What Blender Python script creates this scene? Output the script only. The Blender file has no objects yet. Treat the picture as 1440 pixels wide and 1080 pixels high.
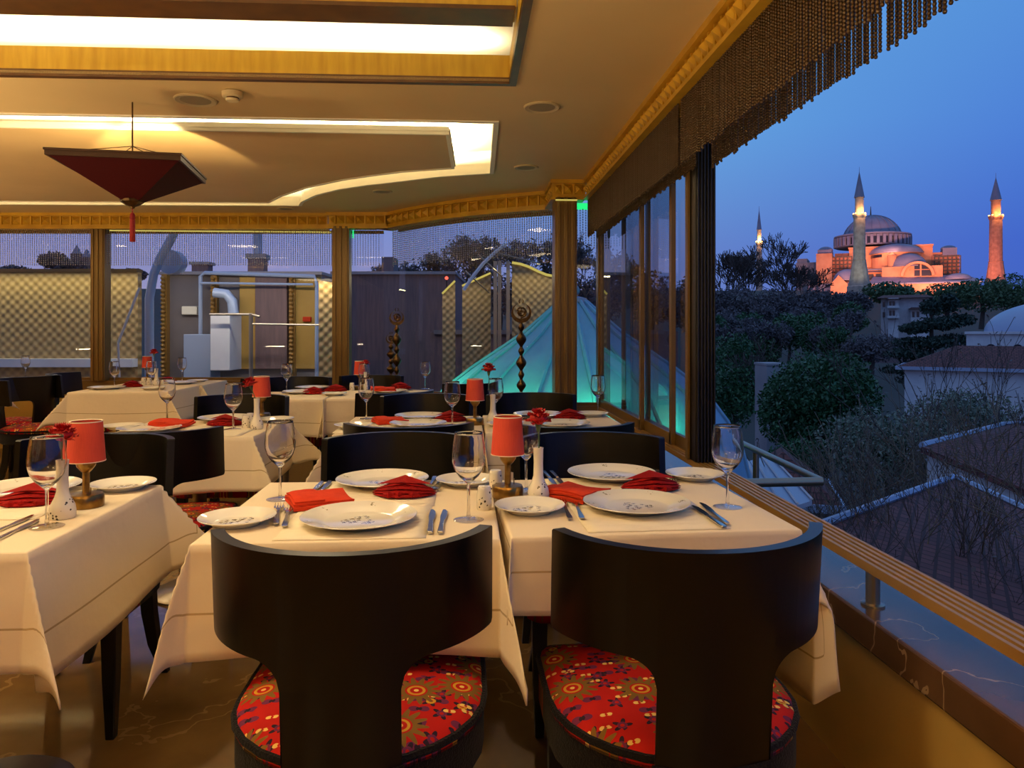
import bpy, math, random
import numpy as np
from mathutils import Vector, Matrix
from mathutils.geometry import tessellate_polygon
rnd = random.Random(7)
sc = bpy.context.scene
col = sc.collection
PI = math.pi

def lin(r, g, b):
    f = lambda v: v/12.92 if v <= .04045 else ((v+.055)/1.055)**2.4
    return (f(r/255), f(g/255), f(b/255), 1)

# ---------------------------------------------------------------- camera
CZ = 1.21
YAW = math.atan(63/1050)
cd = bpy.data.cameras.new('camera'); cam = bpy.data.objects.new('camera', cd); col.objects.link(cam)
cam.location = (0, 0, CZ); cam.rotation_euler = (PI/2, 0, -YAW)
cd.sensor_width = 36; cd.lens = 36*1050/1440; cd.shift_y = -75/1440
cd.clip_start = .05; cd.clip_end = 3000
sc.camera = cam
CS, SN = math.cos(YAW), math.sin(YAW)
def W(px, py, d):                      # a point of the place seen at (px, py), d metres ahead
    xc = (px-720)/1050*d
    return Vector((xc*CS + d*SN, -xc*SN + d*CS, CZ-(py-465)/1050*d))
def T(px, py, z=.757):                 # the same on a level surface
    d = 1050*(CZ-z)/(py-465)
    p = W(px, py, d); p.z = z
    return p

# ---------------------------------------------------------------- view, sky, lights
sc.view_settings.view_transform = 'Standard'; sc.view_settings.look = 'None'
sc.view_settings.exposure = 0; sc.view_settings.gamma = 1; sc.view_settings.use_curve_mapping = False
try:
    sc.cycles.use_denoising = True; sc.cycles.caustics_reflective = False; sc.cycles.caustics_refractive = False
    sc.cycles.max_bounces = 10; sc.cycles.transparent_max_bounces = 24; sc.cycles.sample_clamp_indirect = 4
except Exception: pass
w = bpy.data.worlds.new('dusk_sky'); sc.world = w; w.use_nodes = True
nt = w.node_tree; N = nt.nodes; L = nt.links
for n in list(N): N.remove(n)
tc = N.new('ShaderNodeTexCoord'); sx = N.new('ShaderNodeSeparateXYZ'); L.new(tc.outputs['Generated'], sx.inputs[0])
def ramp(nodes, stops):
    r = nodes.new('ShaderNodeValToRGB'); e = r.color_ramp.elements
    e[0].position, e[0].color = stops[0]
    e[1].position, e[1].color = stops[-1]
    for p, c in stops[1:-1]:
        q = e.new(p); q.color = c
    return r
r1 = ramp(N, [(0, lin(112, 124, 190)), (.1, lin(106, 136, 202)), (.25, lin(104, 166, 224)), (.45, lin(96, 160, 222)), (.62, lin(118, 156, 214)), (1, lin(128, 152, 204))])
r2 = ramp(N, [(0, lin(68, 98, 188)), (.1, lin(66, 102, 202)), (.22, lin(76, 126, 214)), (.45, lin(88, 152, 220)), (.62, lin(118, 156, 214)), (1, lin(128, 152, 204))])
L.new(sx.outputs['Z'], r1.inputs[0]); L.new(sx.outputs['Z'], r2.inputs[0])
mr = N.new('ShaderNodeMapRange'); mr.inputs['From Min'].default_value = .22; mr.inputs['From Max'].default_value = .62
L.new(sx.outputs['X'], mr.inputs['Value'])
mx = N.new('ShaderNodeMix'); mx.data_type = 'RGBA'
L.new(mr.outputs[0], mx.inputs[0]); L.new(r1.outputs[0], mx.inputs[6]); L.new(r2.outputs[0], mx.inputs[7])
r3 = ramp(N, [(0, lin(176, 164, 186)), (.06, lin(150, 150, 196)), (.16, lin(118, 136, 206)), (.35, lin(104, 140, 208)), (.62, lin(118, 156, 214)), (1, lin(128, 152, 204))])
L.new(sx.outputs['Z'], r3.inputs[0])
m3 = N.new('ShaderNodeMapRange'); m3.inputs['From Min'].default_value = -.25; m3.inputs['From Max'].default_value = .32
L.new(sx.outputs['X'], m3.inputs['Value'])
mx3 = N.new('ShaderNodeMix'); mx3.data_type = 'RGBA'
L.new(m3.outputs[0], mx3.inputs[0]); L.new(r3.outputs[0], mx3.inputs[6]); L.new(mx.outputs[2], mx3.inputs[7])
bg = N.new('ShaderNodeBackground'); bg.inputs['Strength'].default_value = 1.0; L.new(mx3.outputs[2], bg.inputs['Color'])
ow = N.new('ShaderNodeOutputWorld'); L.new(bg.outputs[0], ow.inputs['Surface'])

WARM = (1, .78, .47)
def area(name, loc, rot, sx_, sy_, power, color=WARM, spread=PI):
    l = bpy.data.lights.new(name, 'AREA'); l.shape = 'RECTANGLE'; l.size = sx_; l.size_y = sy_; l.energy = power; l.color = color
    l.spread = spread
    o = bpy.data.objects.new(name, l); col.objects.link(o); o.location = loc; o.rotation_euler = rot; return o
def point(name, loc, power, color=WARM, r=.03):
    l = bpy.data.lights.new(name, 'POINT'); l.energy = power; l.color = color; l.shadow_soft_size = r
    o = bpy.data.objects.new(name, l); col.objects.link(o); o.location = loc; return o
def spot(name, loc, to, power, color, ang, r=.5, blend=.5):
    l = bpy.data.lights.new(name, 'SPOT'); l.energy = power; l.color = color; l.spot_size = ang; l.spot_blend = blend; l.shadow_soft_size = r
    o = bpy.data.objects.new(name, l); col.objects.link(o); o.location = loc
    o.rotation_euler = (Vector(to)-Vector(loc)).to_track_quat('-Z', 'Y').to_euler(); return o
UP = (PI, 0, 0)
COVE = (1, .9, .62)
# led strips lying in the coves of the two ceiling trays, shining up
area('led_strip', (-3.1, 3.63, 2.53), UP, 6.4, .05, 62, COVE)
area('led_strip', (-3.2, 4.86, 2.475), UP, 6.0, .05, 150, COVE)
area('led_strip', (-.19, 5.05, 2.475), UP, .05, .75, 60, COVE)
for (x0, y0, x1, y1) in ((-.2, 5.42, -.6, 5.58), (-.6, 5.58, -1.05, 5.88), (-1.05, 5.88, -1.5, 6.3), (-1.5, 6.3, -1.88, 6.95)):
    o = area('led_strip', ((x0+x1)/2, (y0+y1)/2, 2.475), UP, math.hypot(x1-x0, y1-y0), .05, 42, COVE)
    o.rotation_euler = (PI, 0, math.atan2(y1-y0, x1-x0))
area('led_strip', (-4.2, 7.0, 2.475), UP, 4.4, .05, 120, COVE)
# fill lights added at ceiling height over and behind the tables
DOWN = (0, 0, 0)
for x in (-4.6, -2.6, -.9):
    area('tray_fill_light', (x, 1.6, 2.6), DOWN, .9, .6, 22, WARM)
for x in (-4.5, -2.0, .3):
    area('room_fill_light', (x, -1.6, 2.38), DOWN, .8, .8, 15, WARM)
for x, y in ((-3.4, 5.2), (-5.2, 5.4), (-1.0, 5.0)):
    area('tray_fill_light', (x, y, 2.385), DOWN, .35, .35, 10, WARM)
# unseen fill lights added and aimed up to brighten the ceiling
for x, y, pw in ((-2.9, 1.2, 62), (-3.7, 3.2, 52), (-5.6, 5.2, 60), (.35, -1.0, 112), (-1.4, -1.2, 85)):
    area('ceiling_wash_fill', (x, y, .95), UP, .3, .3, pw, WARM)

# ---------------------------------------------------------------- materials
def new_mat(name):
    m = bpy.data.materials.new(name); m.use_nodes = True
    return m, m.node_tree.nodes, m.node_tree.links, m.node_tree.nodes['Principled BSDF']
def pm(name, c, rough=.5, metal=0, spec=.5, noise=None, bump=None, **kw):
    """principled; noise=(scale, colour2, amount[, stretch]); bump=(scale, strength)"""
    m, N, L, b = new_mat(name)
    b.inputs['Base Color'].default_value = c; b.inputs['Roughness'].default_value = rough
    b.inputs['Metallic'].default_value = metal; b.inputs['Specular IOR Level'].default_value = spec
    for k, v in kw.items(): b.inputs[k.replace('_', ' ')].default_value = v
    if noise or bump:
        tc = N.new('ShaderNodeTexCoord')
    if noise:
        mp = N.new('ShaderNodeMapping'); L.new(tc.outputs['Object'], mp.inputs[0])
        if len(noise) > 3: mp.inputs['Scale'].default_value = noise[3]
        nz = N.new('ShaderNodeTexNoise'); nz.inputs['Scale'].default_value = noise[0]; nz.inputs['Detail'].default_value = 6
        L.new(mp.outputs[0], nz.inputs['Vector'])
        r = ramp(N, [(.35, c), (.35+.4*max(.1, noise[2]), noise[1])]); L.new(nz.outputs['Fac'], r.inputs[0])
        L.new(r.outputs[0], b.inputs['Base Color'])
    if bump:
        n2 = N.new('ShaderNodeTexNoise'); n2.inputs['Scale'].default_value = bump[0]; L.new(tc.outputs['Object'], n2.inputs['Vector'])
        bp = N.new('ShaderNodeBump'); bp.inputs['Strength'].default_value = bump[1]; bp.inputs['Distance'].default_value = .01
        L.new(n2.outputs['Fac'], bp.inputs['Height']); L.new(bp.outputs[0], b.inputs['Normal'])
    return m
M = {}
M['plaster'] = pm('ceiling_plaster', lin(220, 186, 126), .55, noise=(1.5, lin(212, 178, 118), 1))
M['white_paint'] = pm('white_paint', lin(240, 232, 208), .5)
M['panel'] = pm('ceiling_panel', lin(218, 180, 122), .5, noise=(2, lin(208, 170, 112), 1))
M['veneer'] = pm('oak_veneer', lin(204, 164, 52), .4, noise=(9, lin(178, 136, 36), 1, (3, 1, .4)))
M['dark_trim'] = pm('dark_wood_trim', lin(96, 60, 18), .4, noise=(12, lin(76, 46, 14), 1))
M['gold'] = pm('gold_paint', lin(216, 166, 44), .38, .15, noise=(8, lin(188, 138, 32), 1))
M['frame'] = pm('bronze_anodised', lin(116, 88, 40), .35, .3)
M['dark_frame'] = pm('dark_bronze', lin(22, 17, 11), .4, .2)
M['wall'] = pm('wall_plaster', lin(176, 140, 66), .7, noise=(3, lin(164, 128, 56), 1))
M['chair'] = pm('black_lacquer', lin(9, 8, 6), .3, 0, .3, noise=(30, lin(12, 10, 8), 1, (1, 1, 6)))
M['velvet'] = pm('black_velvet', lin(16, 14, 18), .9, 0, .1, bump=(220, .4))
M['velvet'].node_tree.nodes['Principled BSDF'].inputs['Sheen Weight'].default_value = .05
M['china'] = None
M['porcelain'] = pm('white_porcelain', lin(226, 220, 206), .12, 0, .5)
M['silver'] = pm('stainless_steel', lin(196, 192, 184), .16, 1)
M['napkin'] = pm('vermilion_linen', lin(202, 62, 34), .8, 0, .1, bump=(400, .3), noise=(40, lin(188, 54, 30), 1))
M['napkin_dark'] = pm('crimson_linen', lin(140, 16, 15), .75, 0, .1, bump=(400, .3), noise=(40, lin(114, 13, 13), 1))
M['shade'] = pm('vermilion_shade', lin(198, 66, 44), .75, noise=(60, lin(186, 58, 38), 1, (6, 6, .4)))
M['brass'] = pm('antique_brass', lin(150, 118, 66), .28, 1, noise=(40, lin(110, 82, 40), 1))
M['bronze'] = pm('old_bronze', lin(92, 66, 32), .4, .8, noise=(40, lin(52, 36, 18), 1))
M['red_petal'] = pm('red_petals', lin(168, 12, 10), .6)
M['red_petal'].node_tree.nodes['Principled BSDF'].inputs['Subsurface Weight'].default_value = 0
M['stem'] = pm('green_stem', lin(70, 92, 50), .6)
M['bead'] = pm('brown_beads', lin(74, 52, 22), .3, .3)
M['clear_bead'] = pm('smoky_glass_beads', lin(176, 170, 164), .25, .2)
M['pendant_silk'] = pm('dark_red_silk', lin(66, 6, 8), .7, 0, .15, noise=(50, lin(50, 4, 6), 1, (8, 8, .5)))
M['tassel'] = pm('red_tassel', lin(130, 14, 16), .8)
M['rail'] = pm('rail_bronze', lin(160, 120, 58), .4, .3)
M['steel'] = pm('brushed_steel', lin(150, 140, 124), .3, .9)
M['ext_grey'] = pm('grey_render', lin(118, 112, 112), .8, noise=(2, lin(104, 98, 98), 1))
M['ext_dark'] = pm('dark_cladding', lin(116, 92, 92), .7, noise=(6, lin(92, 76, 78), 1, (3, 3, .3)))
M['ext_white'] = pm('white_render', lin(206, 206, 210), .7, noise=(2, lin(186, 188, 194), 1))
M['blue_metal'] = pm('zinc_sheet', lin(150, 165, 190), .4, .1)
M['cone'] = pm('cone_sheet', lin(116, 156, 182), .5, 0, noise=(3, lin(102, 142, 170), 1))
M['lead'] = pm('lead_roof', lin(128, 130, 150), .55, noise=(.25, lin(104, 108, 132), 1))
M['stone'] = pm('rose_stone', lin(222, 160, 116), .85, noise=(.3, lin(196, 132, 92), 1))
M['grey_stone'] = pm('grey_stone', lin(150, 146, 148), .85, noise=(.5, lin(122, 120, 126), 1))
M['minaret_stone'] = pm('minaret_stone', lin(186, 168, 150), .85, noise=(.8, lin(150, 132, 118), 1))
M['brick_stone'] = pm('brick_stone', lin(196, 134, 104), .85, noise=(1, lin(160, 104, 80), 1))
M['window_dark'] = pm('dark_window', lin(36, 38, 52), .2)
M['leaf_dark'] = pm('dark_leaf', lin(34, 74, 42), .5, noise=(1.5, lin(56, 106, 62), 1))
M['leaf_mid'] = pm('mid_leaf', lin(76, 106, 68), .6, noise=(.5, lin(56, 84, 60), 1))
M['leaf_grey'] = pm('grey_leaf', lin(112, 122, 108), .6, noise=(2, lin(100, 114, 88), 1))
M['leaf_cedar'] = pm('cedar_needles', lin(34, 56, 46), .7)
M['leaf_brown_haze'] = pm('hazy_spring_twigs', lin(98, 94, 98), .8, noise=(1, lin(76, 74, 80), 1))  # greyed towards blue: distance haze painted into the leaf colour
M['bark'] = pm('grey_bark', lin(78, 68, 64), .9)
M['bark_pale'] = pm('pale_bark', lin(112, 98, 82), .9)
M['ground'] = pm('garden_ground', lin(50, 58, 52), .95, noise=(.2, lin(62, 60, 58), 1))
M['rim_wood'] = pm('dark_rim_wood', lin(58, 34, 14), .5, 0, .2)
M['black'] = pm('black_plastic', lin(20, 20, 22), .5)
M['white_plastic'] = pm('ivory_plastic', lin(200, 176, 130), .5)
M['grille'] = pm('speaker_grille', lin(158, 138, 104), .7)

def emit(name, c, s):
    m = bpy.data.materials.new(name); m.use_nodes = True; N = m.node_tree.nodes; L = m.node_tree.links
    N.clear(); e = N.new('ShaderNodeEmission'); e.inputs[0].default_value = c; e.inputs[1].default_value = s
    o = N.new('ShaderNodeOutputMaterial'); L.new(e.outputs[0], o.inputs[0]); return m
M['lamp_glow'] = emit('flood_lamp_glow', (1, .5, .12, 1), 6)
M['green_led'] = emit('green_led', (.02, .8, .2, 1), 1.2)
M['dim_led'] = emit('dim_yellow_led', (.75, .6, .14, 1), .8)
M['warm_led'] = emit('warm_led', (1, .72, .3, 1), 2.2)

def thin_glass(name, ior, tint=(1, 1, 1, 1), boost=1.0):
    m = bpy.data.materials.new(name); m.use_nodes = True; N = m.node_tree.nodes; L = m.node_tree.links; N.clear()
    t = N.new('ShaderNodeBsdfTransparent'); t.inputs[0].default_value = tint
    g = N.new('ShaderNodeBsdfGlossy'); g.inputs['Roughness'].default_value = 0.0
    f = N.new('ShaderNodeFresnel'); ge = N.new('ShaderNodeNewGeometry'); ir = N.new('ShaderNodeMapRange')   # a thin sheet reflects alike from both faces
    ir.inputs['To Min'].default_value = ior; ir.inputs['To Max'].default_value = 1/ior; L.new(ge.outputs['Backfacing'], ir.inputs['Value']); L.new(ir.outputs[0], f.inputs[0])
    mu = N.new('ShaderNodeMath'); mu.operation = 'MULTIPLY'; mu.inputs[1].default_value = boost; mu.use_clamp = True
    L.new(f.outputs[0], mu.inputs[0])
    mx = N.new('ShaderNodeMixShader'); L.new(mu.outputs[0], mx.inputs[0]); L.new(t.outputs[0], mx.inputs[1]); L.new(g.outputs[0], mx.inputs[2])
    o = N.new('ShaderNodeOutputMaterial'); L.new(mx.outputs[0], o.inputs[0]); return m
M['pane'] = thin_glass('window_glass', 1.45, (.9, .92, .95, 1), 1.3)
M['pane_tint'] = thin_glass('tinted_glass', 1.5, (.72, .74, .8, 1), 1.2)
def glass_mat():
    m, N, L, b = new_mat('crystal')
    b.inputs['Base Color'].default_value = (1, 1, 1, 1); b.inputs['Roughness'].default_value = 0
    b.inputs['Transmission Weight'].default_value = 1; b.inputs['IOR'].default_value = 1.45
    return m
M['crystal'] = glass_mat()
M['crystal_foot'] = thin_glass('clear_glass_foot', 1.5, (.97, .97, .98, 1), 1.6)

def cloth_mat():
    m, N, L, b = new_mat('ivory_tablecloth')
    b.inputs['Roughness'].default_value = .85; b.inputs['Specular IOR Level'].default_value = .2
    at = N.new('ShaderNodeAttribute'); at.attribute_name = 'hem'
    mr = N.new('ShaderNodeMath'); mr.operation = 'COMPARE'; mr.inputs[1].default_value = .095; mr.inputs[2].default_value = .0022
    L.new(at.outputs['Fac'], mr.inputs[0])
    mx = N.new('ShaderNodeMix'); mx.data_type = 'RGBA'; L.new(mr.outputs[0], mx.inputs[0])
    mx.inputs[6].default_value = lin(224, 208, 180); mx.inputs[7].default_value = lin(172, 150, 112)
    L.new(mx.outputs[2], b.inputs['Base Color'])
    tc = N.new('ShaderNodeTexCoord'); nz = N.new('ShaderNodeTexNoise'); nz.inputs['Scale'].default_value = 9; nz.inputs['Detail'].default_value = 4
    L.new(tc.outputs['Object'], nz.inputs['Vector'])
    bp = N.new('ShaderNodeBump'); bp.inputs['Strength'].default_value = .25; bp.inputs['Distance'].default_value = .02
    L.new(nz.outputs['Fac'], bp.inputs['Height']); L.new(bp.outputs[0], b.inputs['Normal'])
    return m
M['cloth'] = cloth_mat()
def mat_mat():
    m, N, L, b = new_mat('embossed_placemat_linen')
    b.inputs['Roughness'].default_value = .75; b.inputs['Base Color'].default_value = lin(232, 220, 194)
    tc = N.new('ShaderNodeTexCoord'); wv = N.new('ShaderNodeTexWave'); wv.wave_type = 'RINGS'; wv.inputs['Scale'].default_value = 9; wv.inputs['Distortion'].default_value = 7
    L.new(tc.outputs['Object'], wv.inputs['Vector'])
    bp = N.new('ShaderNodeBump'); bp.inputs['Strength'].default_value = .3; bp.inputs['Distance'].default_value = .004
    L.new(wv.outputs['Fac'], bp.inputs['Height']); L.new(bp.outputs[0], b.inputs['Normal'])
    return m
M['mat'] = mat_mat()

class G:
    """tiny node-graph writer for scalar maths"""
    def __init__(s, m): s.N = m.node_tree.nodes; s.L = m.node_tree.links
    def put(s, sock, v):
        if isinstance(v, (int, float)): sock.default_value = v
        else: s.L.new(v, sock)
    def m(s, op, a, b=0, c=0):
        n = s.N.new('ShaderNodeMath'); n.operation = op
        s.put(n.inputs[0], a); s.put(n.inputs[1], b); s.put(n.inputs[2], c); return n.outputs[0]
    def mix(s, f, a, b):
        n = s.N.new('ShaderNodeMix'); n.data_type = 'RGBA'; s.put(n.inputs[0], f)
        for i, v in ((6, a), (7, b)):
            if isinstance(v, tuple): n.inputs[i].default_value = v
            else: s.L.new(v, n.inputs[i])
        return n.outputs[2]
def flowers(g, co, scale, rand, n, r0, amp, seed=0):
    """returns (distance, flower mask, per-cell random) of flowers scattered on the cloth"""
    mp = g.N.new('ShaderNodeMapping'); g.L.new(co, mp.inputs[0]); mp.inputs['Location'].default_value = (seed, seed*1.7, 0)
    vo = g.N.new('ShaderNodeTexVoronoi'); vo.voronoi_dimensions = '2D'; vo.inputs['Scale'].default_value = scale; vo.inputs['Randomness'].default_value = rand
    g.L.new(mp.outputs[0], vo.inputs['Vector'])
    sc_ = g.N.new('ShaderNodeVectorMath'); sc_.operation = 'SUBTRACT'; g.L.new(mp.outputs[0], sc_.inputs[0]); g.L.new(vo.outputs['Position'], sc_.inputs[1])
    sp = g.N.new('ShaderNodeSeparateXYZ'); g.L.new(sc_.outputs[0], sp.inputs[0])
    ang = g.m('ARCTAN2', sp.outputs[1], sp.outputs[0])
    pet = g.m('COSINE', g.m('MULTIPLY', ang, n))
    rad = g.m('MULTIPLY_ADD', pet, amp, r0)
    d = vo.outputs['Distance']
    cs = g.N.new('ShaderNodeSeparateColor'); g.L.new(vo.outputs['Color'], cs.inputs[0])
    return d, g.m('LESS_THAN', d, rad), cs.outputs[0], sp
def kilim():
    m, N, L, b = new_mat('red_floral_weave'); g = G(m)
    b.inputs['Roughness'].default_value = .85; b.inputs['Specular IOR Level'].default_value = .15
    tc = N.new('ShaderNodeTexCoord'); co = tc.outputs['Object']
    RED, GOLD, NAVY, PURP, BRN, CREAM = lin(164, 24, 18), lin(188, 140, 40), lin(42, 26, 40), lin(96, 36, 70), lin(112, 84, 34), lin(222, 186, 100)
    c = RED
    d, f, r, sp = flowers(g, co, 21, .9, 2, .26, .17, 3.1)         # leaves
    leaf = g.m('MULTIPLY', f, g.m('GREATER_THAN', r, .35)); c = g.mix(leaf, c, PURP)
    inner = g.m('MULTIPLY', leaf, g.m('LESS_THAN', d, .13)); c = g.mix(inner, c, NAVY)
    d, f, r, sp = flowers(g, co, 17, 1, 5, .24, .1, 8.3)           # small blossoms
    k = g.m('MULTIPLY', f, g.m('GREATER_THAN', r, .3)); c = g.mix(k, c, NAVY)
    k2 = g.m('MULTIPLY', k, g.m('LESS_THAN', d, .17)); c = g.mix(k2, c, g.mix(g.m('GREATER_THAN', r, .6), GOLD, PURP))
    k3 = g.m('MULTIPLY', k, g.m('LESS_THAN', d, .07)); c = g.mix(k3, c, RED)
    d, f, r, sp = flowers(g, co, 24, 1, 2, .16, .13, 12.9)          # golden leaves
    k = g.m('MULTIPLY', f, g.m('GREATER_THAN', r, .55)); c = g.mix(k, c, CREAM)
    k2 = g.m('MULTIPLY', k, g.m('LESS_THAN', d, .07)); c = g.mix(k2, c, RED)
    d, f, r, sp = flowers(g, co, 7.0, .5, 14, .30, .08, .37)       # big rosettes
    c = g.mix(f, c, BRN)
    c = g.mix(g.m('LESS_THAN', d, .16), c, RED); c = g.mix(g.m('LESS_THAN', d, .13), c, GOLD); c = g.mix(g.m('LESS_THAN', d, .09), c, RED); c = g.mix(g.m('LESS_THAN', d, .035), c, CREAM)
    L.new(c, b.inputs['Base Color'])
    return m
M['kilim'] = kilim()
def china():
    m, N, L, b = new_mat('decorated_china'); g = G(m)
    b.inputs['Roughness'].default_value = .1; b.inputs['Coat Weight'].default_value = .3
    tc = N.new('ShaderNodeTexCoord'); sp = N.new('ShaderNodeSeparateXYZ'); L.new(tc.outputs['Object'], sp.inputs[0])
    r = g.m('SQRT', g.m('ADD', g.m('MULTIPLY', sp.outputs[0], sp.outputs[0]), g.m('MULTIPLY', sp.outputs[1], sp.outputs[1])))
    a = g.m('ARCTAN2', sp.outputs[1], sp.outputs[0])
    WHT = lin(226, 222, 210)
    d, f, rr, _ = flowers(g, tc.outputs['Object'], 70, 1, 5, .3, .15, 2.2)
    mid = g.m('MULTIPLY', f, g.m('LESS_THAN', g.m('MULTIPLY_ADD', g.m('COSINE', g.m('MULTIPLY', a, 3)), .008, r), .036))
    c = g.mix(mid, WHT, g.mix(g.m('GREATER_THAN', rr, .5), lin(92, 82, 60), lin(120, 124, 140)))
    spots = g.m('MULTIPLY', g.m('GREATER_THAN', g.m('COSINE', g.m('MULTIPLY', a, 6)), .93), g.m('MULTIPLY', f, g.m('COMPARE', r, .117, .009)))
    c = g.mix(spots, c, lin(120, 112, 84))
    L.new(c, b.inputs['Base Color']); return m
M['china'] = china()
def spotted():
    m, N, L, b = new_mat('flower_printed_porcelain'); g = G(m)
    b.inputs['Roughness'].default_value = .15
    tc = N.new('ShaderNodeTexCoord'); sp = N.new('ShaderNodeSeparateXYZ'); L.new(tc.outputs['Object'], sp.inputs[0])
    vo = N.new('ShaderNodeTexVoronoi'); vo.inputs['Scale'].default_value = 105; L.new(tc.outputs['Object'], vo.inputs['Vector'])
    k = g.m('MULTIPLY', g.m('LESS_THAN', vo.outputs['Distance'], .3), g.m('COMPARE', sp.outputs[2], g.m('MULTIPLY_ADD', sp.outputs[0], .8, .022), .016))
    k = g.m('MULTIPLY', k, g.m('LESS_THAN', sp.outputs[1], .004))
    L.new(g.mix(k, lin(226, 218, 200), lin(70, 60, 44)), b.inputs['Base Color']); return m
M['spotted'] = spotted()
def marble(name, c1, c2, vein, rough, scale, vw=.006):
    m, N, L, b = new_mat(name); g = G(m)
    b.inputs['Roughness'].default_value = rough
    tc = N.new('ShaderNodeTexCoord')
    nz = N.new('ShaderNodeTexNoise'); nz.inputs['Scale'].default_value = scale; nz.inputs['Detail'].default_value = 8; L.new(tc.outputs['Object'], nz.inputs['Vector'])
    r = ramp(N, [(.35, c1), (.7, c2)]); L.new(nz.outputs['Fac'], r.inputs[0])
    n2 = N.new('ShaderNodeTexNoise'); n2.inputs['Scale'].default_value = scale*.6; n2.inputs['Detail'].default_value = 5; n2.inputs['Distortion'].default_value = .35; L.new(tc.outputs['Object'], n2.inputs['Vector'])
    v = g.m('COMPARE', n2.outputs['Fac'], .5, vw)
    v2 = g.m('MULTIPLY', v, .4)
    L.new(g.mix(v2, r.outputs[0], vein), b.inputs['Base Color']); return m
M['floor'] = marble('brown_marble_floor', lin(92, 68, 38), lin(124, 94, 54), lin(150, 120, 76), .07, 2.2, .003)
M['sill'] = marble('brown_marble_sill', lin(74, 52, 34), lin(96, 68, 46), lin(190, 160, 120), .18, 3, .003)
def lattice_mat():
    m, N, L, b = new_mat('gold_lattice_wall'); g = G(m)
    b.inputs['Roughness'].default_value = .6
    tc = N.new('ShaderNodeTexCoord'); sp = N.new('ShaderNodeSeparateXYZ'); L.new(tc.outputs['Object'], sp.inputs[0])
    h = g.m('MULTIPLY', g.m('SINE', g.m('MULTIPLY', sp.outputs[0], 46)), g.m('SINE', g.m('MULTIPLY', sp.outputs[2], 46)))
    L.new(g.mix(g.m('MULTIPLY_ADD', h, .5, .5), lin(138, 112, 74), lin(172, 144, 96)), b.inputs['Base Color'])
    bp = N.new('ShaderNodeBump'); bp.inputs['Distance'].default_value = .008; L.new(h, bp.inputs['Height']); L.new(bp.outputs[0], b.inputs['Normal'])
    return m
M['lattice'] = lattice_mat()
def tile_mat():
    m, N, L, b = new_mat('clay_roof_tiles'); g = G(m)
    b.inputs['Roughness'].default_value = .85
    tc = N.new('ShaderNodeTexCoord'); br = N.new('ShaderNodeTexBrick'); L.new(tc.outputs['UV'], br.inputs['Vector'])
    br.inputs['Scale'].default_value = 1; br.inputs['Brick Width'].default_value = .2; br.inputs['Row Height'].default_value = .17; br.inputs['Mortar Size'].default_value = .018
    br.inputs['Color1'].default_value = lin(112, 66, 62); br.inputs['Color2'].default_value = lin(88, 52, 52); br.inputs['Mortar'].default_value = lin(62, 34, 34)
    L.new(br.outputs['Color'], b.inputs['Base Color'])
    bp = N.new('ShaderNodeBump'); bp.inputs['Distance'].default_value = .05; L.new(br.outputs['Fac'], bp.inputs['Height']); bp.invert = True; L.new(bp.outputs[0], b.inputs['Normal'])
    return m
M['tiles'] = tile_mat()

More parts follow.
